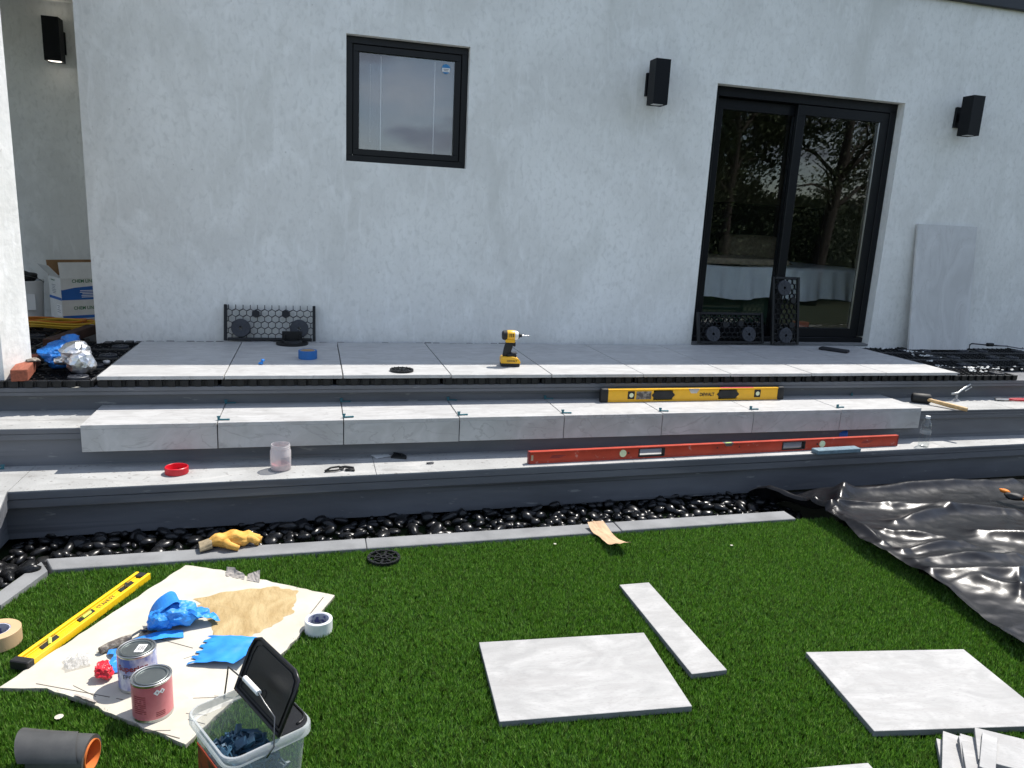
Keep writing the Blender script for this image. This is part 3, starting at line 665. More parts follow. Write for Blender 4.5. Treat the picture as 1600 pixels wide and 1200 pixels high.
pb = thing('pail', 'white plastic pail behind the cardboard box in the recess', 'pail', (-2.13, 6.48, .55))
MB().lathe([(0, 0), (.11, 0), (.125, .27), (.13, .27), (.13, .285), (.12, .285), (.107, .01), (0, .01)], 28).build('body', 'white_plastic', pb, 40)
MB().box((.05, -.116, .13), (.1, .004, .12)).build('paper_label', 'white_print', pb)
MB().tube([(.13*math.cos(a), .13*math.sin(a)-.02*math.sin(a), .27-.06*math.sin(a)) for a in [math.pi+math.pi*i/12 for i in range(13)]], .003).build('wire_handle', 'dark_steel', pb)
MB().ico(crumple(.1, .09, .05, 4), 3).build('rag', 'rubber', pb, 0, (0, 0, .27))
cords = thing('extension_cord', 'coiled orange and yellow cords on the recess floor under the box', 'cord', (-1.8, 5.95, .553))
def coil(seed, n_, r0, x, y, z):
    r = random.Random(seed); pts = []
    for i in range(n_*20):
        a = i*2*math.pi/20; q = r0*(1+.12*math.sin(a*.37+seed)+.03*r.random())
        pts.append((x+q*1.25*math.cos(a), y+q*.62*math.sin(a), z+.008*(i/20)+.006*math.sin(a*3+seed)))
    return pts
MB().tube(coil(1, 5, .2, -.03, .06, .01), .007).build('cord', 'orange_cord', cords, 180)
MB().tube(coil(2, 5, .19, .1, -.04, .014), .006).build('cord', 'yellow_cord', cords, 180)
tag(MB().box((0, 0, .012), (.36, .3, .02)).bevel(.003).build('board_offcut', 'white_card', loc=(-1.56, 6.12, .552), rz=R(8)), 'pale flat board under the cardboard box', 'board')
tag(MB().box((0, 0, .03), (.07, .62, .06)).bevel(.003).build('timber', 'dark_wood', loc=(-1.53, 5.40, .552), rz=R(-8)), 'dark redwood length lying on the trays by the wall corner', 'timber')
tag(MB().box((0, 0, .03), (.075, .44, .06)).bevel(.003).build('timber', 'brick_wood', loc=(-1.475, 4.40, .549), rz=R(10)), 'sunlit reddish timber block at the foot of the left pillar', 'timber')
tag(MB().box((0, 0, 0), (.062, .085, .01)).bevel(.003).build('putty_lump', 'trowel_dirty', loc=(-1.45, 4.42, .614), rz=R(30)), 'grey dried putty lump on top of the reddish timber block', 'putty')
bw = MB().ico(crumple(.10, .13, .085, 11, .6, 2.0), 4).ico(crumple(.05, .055, .045, 3, .5, 2.5), 3, T(.05, .05, .10)).build('tape_wad', 'blue_film', None, 0, (-1.36, 4.56, .551)); tag(bw, 'crumpled blue tape wad by the silver foil at the left end of the deck', 'tape wad')
fo = MB().ico(crumple(.075, .07, .07, 8, .35, 2.0), 3, T(.04, -.02, 0)).ico(crumple(.08, .085, .055, 9, .4, 1.8), 3, T(0, .03, .07)).ico(crumple(.05, .06, .03, 2, .5, 3.5), 3, T(-.06, .0, .04)).build('foil_wad', 'foil', None, 0, (-1.24, 4.40, .551)); tag(fo, 'crumpled silver foil packet beside the blue tape wad', 'foil')
tag(MB().ico(crumple(.02, .02, .015, 5), 2).build('foil_scrap', 'foil_dull', None, 0, (-1.14, 4.62, .551)), 'tiny clear scrap on the black trays beside the first deck tile', 'scrap')
tag(MB().lathe([(0, 0), (.022, 0), (.025, .003), (0, .004)], 10).build('wood_chip', 'board', None, 0, (-1.19, 4.205, .5135)), 'thin pale chip on the deck nosing at the far left', 'wood chip')

# ---------------------------------------------------------------- things on the deck tiles
DZ = .5735
def tape_roll(label, loc, r, r_in, h, m, core='tape_core', rz=0, rot=None, coredepth=.004):
    o = thing('tape_roll', label, 'tape roll', loc, rz, rot=rot)
    MB().lathe([(r_in+coredepth, 0), (r-.002, 0), (r, .002), (r, h-.002), (r-.002, h), (r_in+coredepth, h)], 48, closed=True).build('tape', m, o, 40)
    MB().lathe([(r_in, .001), (r_in+coredepth, .001), (r_in+coredepth, h-.001), (r_in, h-.001)], 40, closed=True).build('core', core, o, 40)
    return o
tape_roll('blue tape roll lying on the second deck tile', (-.035, 4.68, DZ), .056, .04, .052, 'blue_tape_dark', 'tan_tape')
tag(MB().ico(crumple(.016, .014, .011, 6, .6), 3).ico(crumple(.012, .01, .01, 16, .6), 3, T(.012, .0, .018)).build('tape_scrap', 'blue_tape', None, 0, (-.297, 4.49, DZ)), 'small twisted blue tape scrap at the shadow edge on the deck', 'tape scrap')
def pedestal_disc(label, loc, r, rz=0, group=None):
    o = thing('pedestal_disc', label, 'plastic disc', loc, rz, group)
    ring_ = MB().lathe([(r*.84, 0), (r, 0), (r, .012), (r*.84, .012)], 40, closed=True); ring_.lathe([(r*.12, 0), (r*.26, 0), (r*.26, .013), (r*.12, .013)], 24, closed=True)
    ring_.build('ring', 'black_plastic', o, 40)
    sp = MB()
    for k_ in range(8): sp.box((r*.55, 0, .006), (r*.62, .010 if k_ % 2 else .006, .009), T(0, 0, 0, k_*math.pi/4))
    sp.lathe([(r*.52, .001), (r*.58, .001), (r*.58, .01), (r*.52, .01)], 32, closed=True)
    sp.build('spokes', 'black_plastic', o)
    nb = MB()
    for k_ in range(16): nb.cyl(r*.045, .012, .015, 8, T(r*.92*math.cos(k_*math.pi/8), r*.92*math.sin(k_*math.pi/8), 0))
    nb.build('studs', 'disc_plastic', o); return o
pedestal_disc('black spoked disc on the sunlit front edge of the third deck tile', (.497, 4.293, DZ), .069, .2, 'black spoked pedestal discs')
pedestal_disc('black spoked disc lying on the grass in front of the kerb', (.288, 3.03, .004), .071, .5, 'black spoked pedestal discs')
pd = thing('tile_pedestal', 'black tile pedestal with upright tab in front of the leaning tray', 'pedestal', (-.14, 5.19, DZ))
MB().lathe([(0, 0), (.105, 0), (.105, .012), (.07, .014), (.062, .03), (.0, .03)], 36).build('base', 'black_plastic', pd, 40)
tb = MB(); tb.box((0, .02, .055), (.13, .006, .06))
for sx_ in (-1, 1): tb.box((sx_*.05, 0, .045), (.006, .05, .035))
tb.bevel(.002).build('tab', 'black_plastic', pd)
# impact driver, facing +x
dr = thing('impact_driver', 'yellow and black cordless impact driver standing on its battery', 'impact driver', (1.19, 4.45, DZ), R(-6))
MB().box((0, 0, .011), (.118, .078, .022)).bevel(.006, 2).build('battery_base', 'rubber', dr, 40)
MB().prism([(-.06, .018), (.062, .018), (.064, .03), (.05, .05), (.02, .062), (-.055, .062), (-.062, .045)], -.037, .037, FX).bevel(.005, 2).build('battery', 'yellow', dr, 40)
MB().prism([(-.035, 0), (.022, 0), (.028, .014), (.02, .026), (-.03, .026)], -.025, .025, T(.012, 0, .055) @ FX).bevel(.005, 2).build('foot', 'rubber', dr, 40)
MB().box((.022, 0, .0835), (.04, .046, .006)).bevel(.002).build('foot_top', 'disc_plastic', dr)
MB().prism([(-.05, .06), (-.006, .06), (.0, .078), (.012, .118), (.022, .155), (-.03, .158), (-.042, .11)], -.017, .017, FX).bevel(.009, 2).build('handle', 'rubber', dr, 60)
MB().box((.024, 0, .138), (.014, .018, .03)).bevel(.005, 2).build('trigger', 'black_print', dr, 60)
hx = T(0, 0, .193) @ Euler((0, R(90), 0)).to_matrix().to_4x4()
MB().lathe([(0, -.056), (.022, -.056), (.029, -.05), (.031, -.03), (.031, -.026)], 28, hx).build('rear_cap', 'rubber', dr, 40)
MB().lathe([(.0, -.026), (.031, -.026), (.0325, -.01), (.032, .018), (.030, .022), (0, .022)], 28, hx).build('motor_housing', 'yellow', dr, 40)
MB().box((-.005, 0, .160), (.06, .05, .022)).bevel(.006, 2).build('housing_skirt', 'yellow', dr, 50)
MB().lathe([(0, .022), (.030, .022), (.0285, .034), (.023, .044), (0, .045)], 28, hx).build('nose', 'white_plastic', dr, 40)
MB().lathe([(0, .045), (.0205, .045), (.0195, .052), (.011, .054), (.011, .068), (0, .068)], 24, hx).build('collar', 'rubber', dr, 40)
MB().lathe([(0, .068), (.0045, .068), (.0045, .083), (.003, .085), (.003, .1), (.0042, .101), (.0042, .112), (.001, .117), (0, .117)], 10, hx).build('bit', 'steel', dr, 40)
for s_ in (-1, 1):
    for i in range(3): MB().box((-.012+.011*i, s_*.0315, .197), (.005, .003, .022)).build('vent', 'black_print', dr)
text('DEWALT', .016, 'black_print', dr, T(.008, -.0375, .036) @ FX, bold=.0004)
tag(MB().box((0, 0, .011), (.095, .22, .022)).bevel(.01, 2).build('sanding_block', 'sponge', None, 60, (4.01, 5.02, DZ), R(38)), 'dark rounded pad lying on the last deck tile near the door', 'sanding pad')
sl_ = MB().box((0, 0, .53), (.605, .02, 1.06)).bevel(.0015).build('stone_slab', 'slab', None, 0, (5.225, 5.235, .551)); sl_.rotation_euler = (R(-6.5), R(-.2), R(-1)); tag(sl_, 'tall grey stone tile leaning on the wall right of the door', 'stone tile')
hk = thing('hook_bar', 'thin black bent rod tool lying by the wall on the bare trays', 'hook tool', (5.75, 5.25, .565))
MB().tube([(-.2, -.03, -.01), (-.2, -.03, .035), (-.18, -.03, .045), (.02, -.02, .03), (.25, .0, .02), (.28, .02, .01)], .006).build('rod', 'black_plastic', hk)
MB().box((.03, -.02, .035), (.07, .03, .03)).bevel(.006).build('clamp', 'black_plastic', hk)
MB().tube([(.08, -.0, .03), (.2, -.04, .025), (.32, -.10, .012), (.33, -.08, .02)], .005).build('rod', 'dark_steel', hk)
chips = MB()
for cx, cy, n_, s_ in ((4.86, 5.12, 14, .05), (4.82, 4.93, 18, .06), (4.66, 4.70, 5, .03), (4.60, 4.50, 8, .05), (4.80, 4.42, 26, .09), (4.72, 4.34, 14, .06), (5.1, 4.4, 10, .1), (5.4, 4.34, 14, .14), (4.72, 5.25, 7, .05), (5.5, 4.28, 8, .1)):
    for i in range(n_):
        s = rnd.uniform(.006, .018); chips.ico(crumple(s, s*.8, s*.4, i+cx*9), 1, T(cx+rnd.gauss(0, s_), cy+rnd.gauss(0, s_*.45), .552))
stuff(tag(chips.build('mortar_crumbs', 'chip'), 'white mortar crumbs scattered on the bare black trays at right', 'crumbs'))

# ---------------------------------------------------------------- spirit levels
def hexagon(mb, x, z, w_, h_, y0, y1): mb.prism([(x-w_/2, z), (x-w_/2+h_/2, z-h_/2), (x+w_/2-h_/2, z-h_/2), (x+w_/2, z), (x+w_/2-h_/2, z+h_/2), (x-w_/2+h_/2, z+h_/2)], -y1, -y0, FX)
def holed_beam(L0, h, th, holes, rail=.009):
    """box-section beam from x 0 to L0 with slots right through it: rails above and below, webs between"""
    b = MB(); b.box((L0/2, 0, rail/2), (L0, th, rail)); b.box((L0/2, 0, h-rail/2), (L0, th, rail))
    x = 0
    for (c, w_) in sorted(holes)+[(L0+1, 2)]:
        a = c-w_/2
        b.box(((x+min(a, L0))/2, 0, h/2), (min(a, L0)-x, th*.86, h-2*rail)); x = c+w_/2
    return b
yl = thing('spirit_level', 'yellow box beam spirit level with black end caps resting on the middle step', 'spirit level', (1.712, 4.155, .4058), R(.45), group='spirit levels')
holed_beam(1.25, .081, .03, [(.40, .13), (.855, .13)]).bevel(.002).build('beam', 'yellow', yl)
for x in (.006, 1.244): MB().box((x, 0, .041), (.05, .036, .088)).bevel(.008, 2).build('end_cap', 'rubber', yl, 50)
for x in (.40, .855):
    f = MB(); hexagon(f, x, .041, .16, .052, -.0165, -.0135); hexagon(f, x, .041, .16, .052, .0135, .0165); f.build('hand_hole', 'rubber', yl)
    MB().box((x, .0, .041), (.11, .02, .034)).build('hand_hole_liner', 'sponge', yl)
for x in (.182, 1.07):
    MB().box((x, 0, .043), (.046, .034, .05)).bevel(.003).build('vial_frame', 'rubber', yl); MB().cyl(.014, -.0175, .0175, 20, T(x, 0, .043, 0, R(90))).build('vial', 'vial_pale', yl, 40)
MB().prism([(-.04, .035), (-.02, .005), (.02, .005), (.04, .035)], -.0165, .0165, T(.61, 0, .0455) @ FX).build('centre_block', 'steel', yl)
MB().cyl(.0085, -.02, .02, 16, T(.61, -.003, .068, 0, 0, R(90))).build('vial', 'vial', yl, 40)
text('DEWALT', .03, 'black_print', yl, T(.705, -.0137, .04) @ FX, sx=.85, bold=.001)
MB().box((.267, -.0145, .041), (.10, .003, .05)).bevel(.001).build('grip_label', 'trowel_dirty', yl)
MB().box((.92, 0, .0815), (.24, .026, .0012)).build('chalk_stain', 'pink_stain', yl)
rl = thing('spirit_level', 'very long red spirit level lying on the lowest step', 'spirit level', (1.118, 3.693, .1865), R(2.25), group='spirit levels')
holed_beam(2.474, .068, .026, [(.735, .16), (1.69, .16)]).bevel(.0012).build('beam', 'red_paint', rl)
for x in (.735, 1.69):
    hh = MB()
    for s_ in (-1, 1): hh.box((x+s_*.079, 0, .034), (.008, .03, .05))
    hh.box((x, 0, .0575), (.15, .03, .005)); hh.box((x, 0, .0105), (.15, .03, .005)); hh.bevel(.002).build('hand_hole', 'rubber', rl)
for x in (.555, 1.895): MB().cyl(.021, -.0155, .0155, 24, T(x, 0, .036, 0, R(90))).build('vial', 'vial_pale', rl, 40)
for x in (.59, 1.86): MB().cyl(.005, -.0145, .0145, 12, T(x, 0, .036, 0, R(90))).build('screw', 'black_print', rl)
MB().prism([(-.032, .033), (-.018, .014), (.018, .014), (.032, .033)], -.0138, .0138, T(1.235, 0, .0352) @ FX).build('centre_block', 'steel', rl)
MB().cyl(.0075, -.02, .02, 16, T(1.235, -.004, .062, 0, 0, R(90))).build('vial', 'vial', rl, 40)
for x in (.002, 2.472): MB().box((x, 0, .034), (.006, .028, .07)).build('end_cap', 'dark_red_print', rl)
MB().box((.018, -.0118, .034), (.012, .002, .03)).build('hang_hole', 'steel', rl)
for x in (.17, 2.24):
    fp = MB()
    for i in range(3): fp.box((x-.01*i, -.0116, .041-i*.006), (.08-.01*i, .001, .0035))
    fp.build('fine_print', 'dark_red_print', rl)
for x in (1.16, 1.31): MB().prism([(-.006, -.006), (.006, -.006), (0, .006)], -.0118, .0118, T(x, 0, .044) @ FX).build('arrow_mark', 'black_print', rl)
ang = math.atan2(2.98-2.415, -.665+.905)
sl2 = thing('spirit_level', 'bright yellow spirit level lying on the grass left of the white board', 'spirit level', (-.905, 2.425, .004), ang, group='spirit levels')
# lies on its side: x along, broad I-beam face up
b = MB(); b.box((.315, 0, .010), (.62, .036, .012)); b.box((.315, .0245, .0135), (.62, .0125, .027)); b.box((.315, -.0245, .0135), (.62, .0125, .027))
b.box((.315, .0135, .0185), (.62, .004, .004)); b.box((.315, -.0135, .0185), (.62, .004, .004)); b.bevel(.0015).build('beam', 'stanley', sl2)
MB().box((.006, 0, .0145), (.03, .066, .031)).bevel(.003).build('end_cap', 'rubber', sl2); MB().box((.612, 0, .0145), (.034, .04, .02)).bevel(.003).build('end_cap', 'rubber', sl2)
for x in (.125, .30, .52):
    MB().prism([(-.045, -.018), (.03, -.018), (.045, .018), (-.03, .018)], 0, .004, T(x, 0, .016)).build('vial_frame', 'rubber', sl2)
    MB().cyl(.006, -.02, .02, 12, T(x, 0, .021, 0 if x == .3 else R(40), 0, R(90))).build('vial', 'vial' if x < .5 else 'dark_steel', sl2, 40)
text('STANLEY', .024, 'black_print', sl2, T(.405, 0, .0164), sx=.95, bold=.0004)

# ---------------------------------------------------------------- tile clips on the middle step joints
def clip_mesh():
    b = MB(); b.box((0, 0, .008), (.012, .012, .016)); b.box((.024, 0, .004), (.042, .010, .006)); b.box((0, 0, .019), (.018, .005, .007)); b.cyl(.007, 0, .007, 8, T(.046, 0, 0)); return b.bevel(.001).mesh('tile_clip', 'teal')
cm = clip_mesh(); ordn = ['first', 'second', 'third', 'fourth', 'fifth', 'sixth', 'seventh']
for i, x in enumerate(MJ[1:8]):
    o = link_mesh('tile_clip', cm, None, (x+.003, my(x)+.045, .4055), (0, 0, R(rnd.uniform(-8, 8)))); tag(o, f'teal plastic tile clip at the front of the {ordn[i]} middle step joint from left', 'tile clip', 'teal tile clips on the step joints')
    o = link_mesh('tile_clip', cm, None, (x+.002, my(x)+.385, .4055), (0, 0, R(rnd.uniform(-12, 12)))); tag(o, f'teal plastic tile clip at the back of the {ordn[i]} middle step joint from left', 'tile clip', 'teal tile clips on the step joints')
o = link_mesh('tile_clip', cm, None, (3.57, 4.225, .4055), (0, 0, R(60))); tag(o, 'loose dark tile clip at the back of the last middle step tile', 'tile clip', 'teal tile clips on the step joints')

o = link_mesh('tile_clip', cm, None, (-1.44, 3.885, .1865), (0, 0, R(200))); tag(o, 'dark tile clip in the shade at the left end of the lowest step', 'tile clip', 'teal tile clips on the step joints')
ml = thing('rubber_mallet', 'black rubber mallet with wooden handle lying on the middle step', 'mallet', (4.03, 4.10, .379), R(0))
hdx = T(0, .0, .034) @ Euler((0, R(90), R(-28))).to_matrix().to_4x4()
MB().lathe([(0, -.058), (.028, -.058), (.034, -.05), (.034, .05), (.028, .058), (0, .058)], 28, hdx).build('head', 'rubber', ml, 40)
MB().tube([(.0, .0, .036), (.04, -.07, .03), (.09, -.16, .022), (.14, -.25, .016)], [.013, .013, .016, .0135], 10).build('handle', 'handle_wood', ml, 60)
cl = thing('suction_handle', 'clear grey plastic hook handle standing on the middle step beside the mallet', 'plastic handle', (4.36, 4.13, .379))
MB().lathe([(0, 0), (.026, 0), (.02, .012), (.008, .02), (.008, .05), (0, .05)], 18).build('cup', 'film', cl, 40)
MB().tube([(-.05, .0, .055), (0, 0, .06), (.08, .03, .085), (.15, .05, .11), (.17, .055, .09), (.1, .035, .068)], .007, 8).build('loop', 'foil_dull', cl, 180)
pl = thing('pliers', 'steel pliers with red grips at the right end of the middle step', 'pliers', (4.70, 4.13, .379), R(-8))
MB().prism([(0, -.012), (.05, -.018), (.1, -.012), (.12, 0), (.1, .012), (.05, .018), (0, .012)], .006, .018).bevel(.003).build('jaws', 'steel', pl)
for s_ in (-1, 1): MB().tube([(.1, s_*.006, .012), (.15, s_*.016, .012), (.22, s_*.018, .012), (.34, s_*.012, .012)], [.006, .008, .009, .008], 8).build('grip', 'red_grip', pl, 180)

# ---------------------------------------------------------------- things on the lowest step
LZ = .1865
rdl = thing('screw_lid', 'red plastic screw lid lying open side up on the lowest step', 'lid', (-0.648, 3.739, LZ))
MB().lathe([(.0, 0), (.051, 0), (.053, .002), (.053, .033), (.050, .035), (.048, .033), (.047, .006), (0, .006)], 48).build('lid', 'red_tape', rdl, 40)
rb = MB()
for i in range(48): rb.box((.0535, 0, .018), (.0012, .003, .026), T(0, 0, 0, i*math.pi/24))
rb.build('grip_ribs', 'red_tape', rdl)
jar = thing('plastic_jar', 'open cloudy plastic jar with pink residue on the lowest step', 'jar', (-0.164, 3.744, LZ))
MB().lathe([(0, 0), (.046, 0), (.051, .006), (.051, .098), (.045, .11), (.045, .132), (.043, .132), (.043, .109), (.048, .096), (.048, .008), (0, .004)], 36).build('wall', 'jar', jar, 40)
MB().lathe([(.0455, .112), (.0475, .114), (.0455, .116)], 36).lathe([(.0455, .122), (.0475, .124), (.0455, .126)], 36).build('thread', 'jar', jar, 40)
MB().lathe([(0, .005), (.044, .005), (.046, .03), (.02, .024), (0, .022)], 24).build('residue', 'can_pink', jar, 40)
fp = MB()
for i in range(5):
    for j in range(7): fp.box((0, -.0513, .07-i*.007), (.0075, .0006, .0025), T(0, 0, 0, R(8+j*8)))
fp.build('fine_print', 'grey_print', jar)
cp = thing('spring_clip', 'black plastic strap ends tangled on the lowest step right of the jar', 'clip', (0.121, 3.688, LZ))
MB().tube([(-.07, -.015, .006), (-.04, .015, .012), (0, .02, .014), (.02, 0, .01), (-.02, -.02, .008), (-.07, -.02, .006)], .005, 6).build('strap', 'rubber', cp, 180)
MB().tube([(.0, .015, .01), (.03, .01, .016), (.07, .0, .012), (.075, -.02, .008), (.03, -.01, .007)], .0065, 6).build('strap', 'rubber', cp, 180)
qp = thing('pedestal_fragment', 'black quarter disc piece in the shade on the lowest step', 'plastic piece', (0.435, 3.875, LZ), R(-20))
pr = MB(); pts = [(.085*math.cos(a), .085*math.sin(a)) for a in [R(90)*i/10 for i in range(11)]]
pr.prism([(0, 0)]+pts, 0, .008, T(-.03, -.03, 0)); pr.build('plate', 'rubber', qp)
MB().tube([(-.03+.06*math.cos(a), -.03+.06*math.sin(a), .012) for a in [R(9)*i for i in range(11)]], .004).build('rib', 'black_plastic', qp)
tag(MB().grid(8, 6, lambda u, v: Vector(((u-.5)*.09, (v-.5)*.07, .002+.004*abs(nz3(u*3, v*3))))).build('paper_scrap', 'white_card', None, 0, (0.349, 3.900, LZ), R(25)), 'white paper scrap in the shade beside the black quarter disc', 'paper scrap')
tag(MB().ico(crumple(.024, .012, .006, 3), 2).build('stone_chip', 'disc_plastic', None, 0, (0.594, 3.744, LZ), R(10)), 'small grey stone chip near the shadow edge on the lowest step', 'stone chip')
tape_roll('blue roll with reddish face standing under the middle step behind the long red level', (3.278, 3.946, LZ+.033), .034, .012, .05, 'blue_print', 'can_pink', rot=(R(90), 0, R(60)), coredepth=.018)
wt = MB().box((0, 0, .013), (.32, .06, .026)).bevel(.003).build('sharpening_stone', 'whet', None, 0, (3.071, 3.695, LZ), R(3)); tag(wt, 'flat blue grey stone bar in front of the long red level', 'stone bar')
bo = thing('water_bottle', 'empty clear ribbed water bottle standing on the lowest step', 'bottle', (3.764, 3.749, LZ))
prof = [(0, .004), (.026, 0), (.031, .006), (.032, .02)]
for i in range(6): prof += [(.032, .026+i*.017), (.030, .034+i*.017)]
prof += [(.032, .13), (.031, .14), (.0275, .152), (.019, .172), (.013, .18), (.0125, .188)]
MB().lathe(prof, 28).build('shell', 'clear', bo, 60); MB().lathe([(0, .186), (.0145, .186), (.0145, .2), (0, .2)], 20).build('cap', 'white_plastic', bo, 40)
MB().lathe([(.0325, .085), (.0327, .086), (.0327, .11), (.0325, .111)], 28).build('moisture_band', 'film', bo, 40)
mb_ = MB(); mb_.box((0, 0, .022), (.003, .05, .044)); mb_.box((-.015, 0, .0015), (.03, .05, .003)); tag(mb_.build('metal_bracket', 'steel', None, 0, (-1.290, 3.379, LZ)), 'small metal angle bracket at the left corner of the lowest step', 'bracket')

# ---------------------------------------------------------------- yellow glove on the pebbles
gl = thing('work_glove', 'yellow leather work glove crumpled on the black pebbles by the kerb', 'glove', (-.36, 3.235, .012), R(12))
def glove_fn(c):
    q = c*2.1+Vector((3, 1, 7)); k = 1+.25*noise.noise(q)+.2*abs(noise.noise(q*2))
    x = c.x*.105; return Vector((x, c.y*.042*k*(1+.25*math.sin(c.x*3)), .035+c.z*.033*k*(1-.25*c.x*c.x)+.006*math.sin(c.x*9)))
MB().ico(glove_fn, 4).build('palm', 'glove_y', gl, 180)
for i, (a_, l_) in enumerate(((-.5, .05), (-.15, .065), (.2, .06))):
    MB().tube([(.06, -.02+.018*i, .035), (.06+l_*.5, -.028+.02*i, .038-.004*i), (.06+l_, -.03+.022*i, .018), (.055+l_, -.04+.02*i, .008)], [.016, .017, .016, .01], 10).build('finger', 'glove_y', gl, 180)
MB().tube([(-.02, -.03, .04), (-.01, -.05, .03), (.03, -.062, .014)], [.018, .017, .012], 10).build('thumb', 'glove_y', gl, 180)
MB().grid(18, 6, lambda u, v: Vector((-.075-.05*v, .034*(1+.25*v)*math.cos(u*6.283)+.004*math.sin(u*30), .03-.012*v+.022*(1-.3*v)*math.sin(u*6.283)))).build('cuff', 'glove_cuff', gl, 180)

# ---------------------------------------------------------------- tiles on the lawn
def edge_mat(o):      # grey tile body, painted darker on the sides for the shade of the grass
    o.data.materials.append(M['shaded_tile_edge'])
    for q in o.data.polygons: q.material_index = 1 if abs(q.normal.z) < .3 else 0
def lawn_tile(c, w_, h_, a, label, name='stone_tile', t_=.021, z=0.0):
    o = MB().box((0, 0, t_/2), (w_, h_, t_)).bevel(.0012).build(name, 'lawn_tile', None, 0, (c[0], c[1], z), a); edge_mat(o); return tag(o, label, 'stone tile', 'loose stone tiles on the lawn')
lawn_tile((.843, 2.062), .61, .425, A1, 'large pale stone tile lying flat in the middle of the lawn')
lawn_tile((1.281, 2.299), .132, .628, A2, 'narrow pale stone strip lying on the lawn')
lawn_tile((1.96, 1.78), .61, .42, A3, 'large veined stone tile lying on the right of the lawn')
lawn_tile((1.19, 1.325), .61, .41, A4, 'pale stone tile on the lawn cut off by the bottom edge of the picture')
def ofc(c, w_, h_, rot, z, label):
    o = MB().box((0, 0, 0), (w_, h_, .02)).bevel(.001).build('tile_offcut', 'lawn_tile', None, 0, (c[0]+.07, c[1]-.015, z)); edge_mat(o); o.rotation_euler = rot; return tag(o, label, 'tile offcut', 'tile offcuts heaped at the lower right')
ofc((1.82, 1.30), .48, .30, (0, 0, R(-38)), .012, 'bottom stone offcut lying on the grass under the heap')
ofc((1.86, 1.36), .30, .14, (R(4), R(-4), R(-42)), .085, 'widest stone offcut on top of the heap')
ofc((1.742, 1.415), .038, .15, (R(6), R(2), R(-48)), .082, 'slim stone offcut left of the widest one on the heap')
ofc((1.715, 1.452), .035, .13, (R(8), R(4), R(-38)), .05, 'scratched slim stone offcut second from left in the heap')
ofc((1.668, 1.44), .018, .1, (0, R(12), R(-30)), .03, 'thin stone sliver at the left end of the heap')
ofc((1.80, 1.34), .40, .24, (0, 0, R(-45)), .034, 'middle stone offcut inside the heap')
ofc((1.83, 1.33), .36, .2, (0, 0, R(-40)), .057, 'upper stone offcut under the widest one')
# brown paper, leaf
pp = MB().grid(14, 8, lambda u, v: Vector(((v-.5)*.085*(1+.12*math.sin(u*9)), (.5-u)*.29, .022+.035*(max(0, u-.55)/.45)**2+.02*(max(0, .25-u)/.25)**2+.006*nz3(u*5, v*4)))).build('paper_strip', 'paper', None, 0, (1.345, 3.065, 0), R(4)); tag(pp, 'torn strip of brown kraft paper curling on the grass', 'paper strip')
so_ = pp.modifiers.new('s', 'SOLIDIFY'); so_.thickness = .0008
tag(MB().lathe([(0, 0), (.008, .001), (.012, .003), (0, .005)], 10).build('wood_chip', 'board', None, 0, (-.717, 2.143, .008)), 'pale chip on the grass below the white board', 'wood chip')
for i, (x, y) in enumerate(((1.92, 2.92), (1.08, 3.06))):
    tag(MB().lathe([(0, 0), (.007, .001), (0, .003)], 7).build('leaf_scrap', 'board', None, 0, (x, y, .008)), ('tiny pale leaf scrap on the grass near the black sheet', 'tiny pale leaf scrap on the grass left of the brown paper')[i], 'leaf')

# ---------------------------------------------------------------- white board with the epoxy job
bd = thing('backing_board', 'white paper faced board with tan epoxy smear and knife cuts on the grass', 'board', (0, 0, 0))
pj = []
for p, q in zip(BOARD, BOARD[1:]+BOARD[:1]):
    n_ = max(2, int(math.hypot(q[0]-p[0], q[1]-p[1])/.03)); rough_e = .004
    for i in range(n_):
        t = i/n_; pj.append((p[0]+(q[0]-p[0])*t+rnd.uniform(-rough_e, rough_e)*(i > 0), p[1]+(q[1]-p[1])*t+rnd.uniform(-rough_e, rough_e)*(i > 0)))
MB().prism(pj, -.002, .0095).build('core', 'board_edge', bd); MB().prism(pj, .0097, .012).build('face', 'board', bd)
ep = []; base = [(-.441, 2.787), (-.28, 2.835), (-.128, 2.825), (-.067, 2.777), (-.075, 2.70), (-.087, 2.609), (-.15, 2.54), (-.204, 2.50), (-.24, 2.43), (-.30, 2.42), (-.335, 2.48), (-.36, 2.58), (-.41, 2.70)]
eb = MB(); cen = Vector((-.25, 2.65)); rr_ = []
for i in range(96):
    t = i/96*len(base); a_, f_ = base[int(t) % len(base)], t-int(t); b_ = base[(int(t)+1) % len(base)]
    p = Vector((a_[0]+(b_[0]-a_[0])*f_, a_[1]+(b_[1]-a_[1])*f_)); rr_.append(cen+(p-cen)*(1+.12*nz3(i*.35, 2)+.06*nz3(i*1.3, 5)))
vc = [eb.bm.verts.new((cen.x, cen.y, .0145))]; prev = None; rings = []
for k_ in (.25, .5, .7, .85, .95, 1.0):
    rings.append([eb.bm.verts.new((cen.x+(p.x-cen.x)*k_, cen.y+(p.y-cen.y)*k_, .0125+(.0018+.002*nz3(p.x*k_*40, p.y*k_*40))*(1 if k_ < 1 else 0))) for p in rr_])
for i in range(96): eb.bm.faces.new((vc[0], rings[0][i], rings[0][(i+1) % 96]))
for A_, B_ in zip(rings, rings[1:]):
    for i in range(96): eb.bm.faces.new((A_[i], B_[i], B_[(i+1) % 96], A_[(i+1) % 96]))
eb.build('epoxy_smear', 'epoxy', bd, 180)
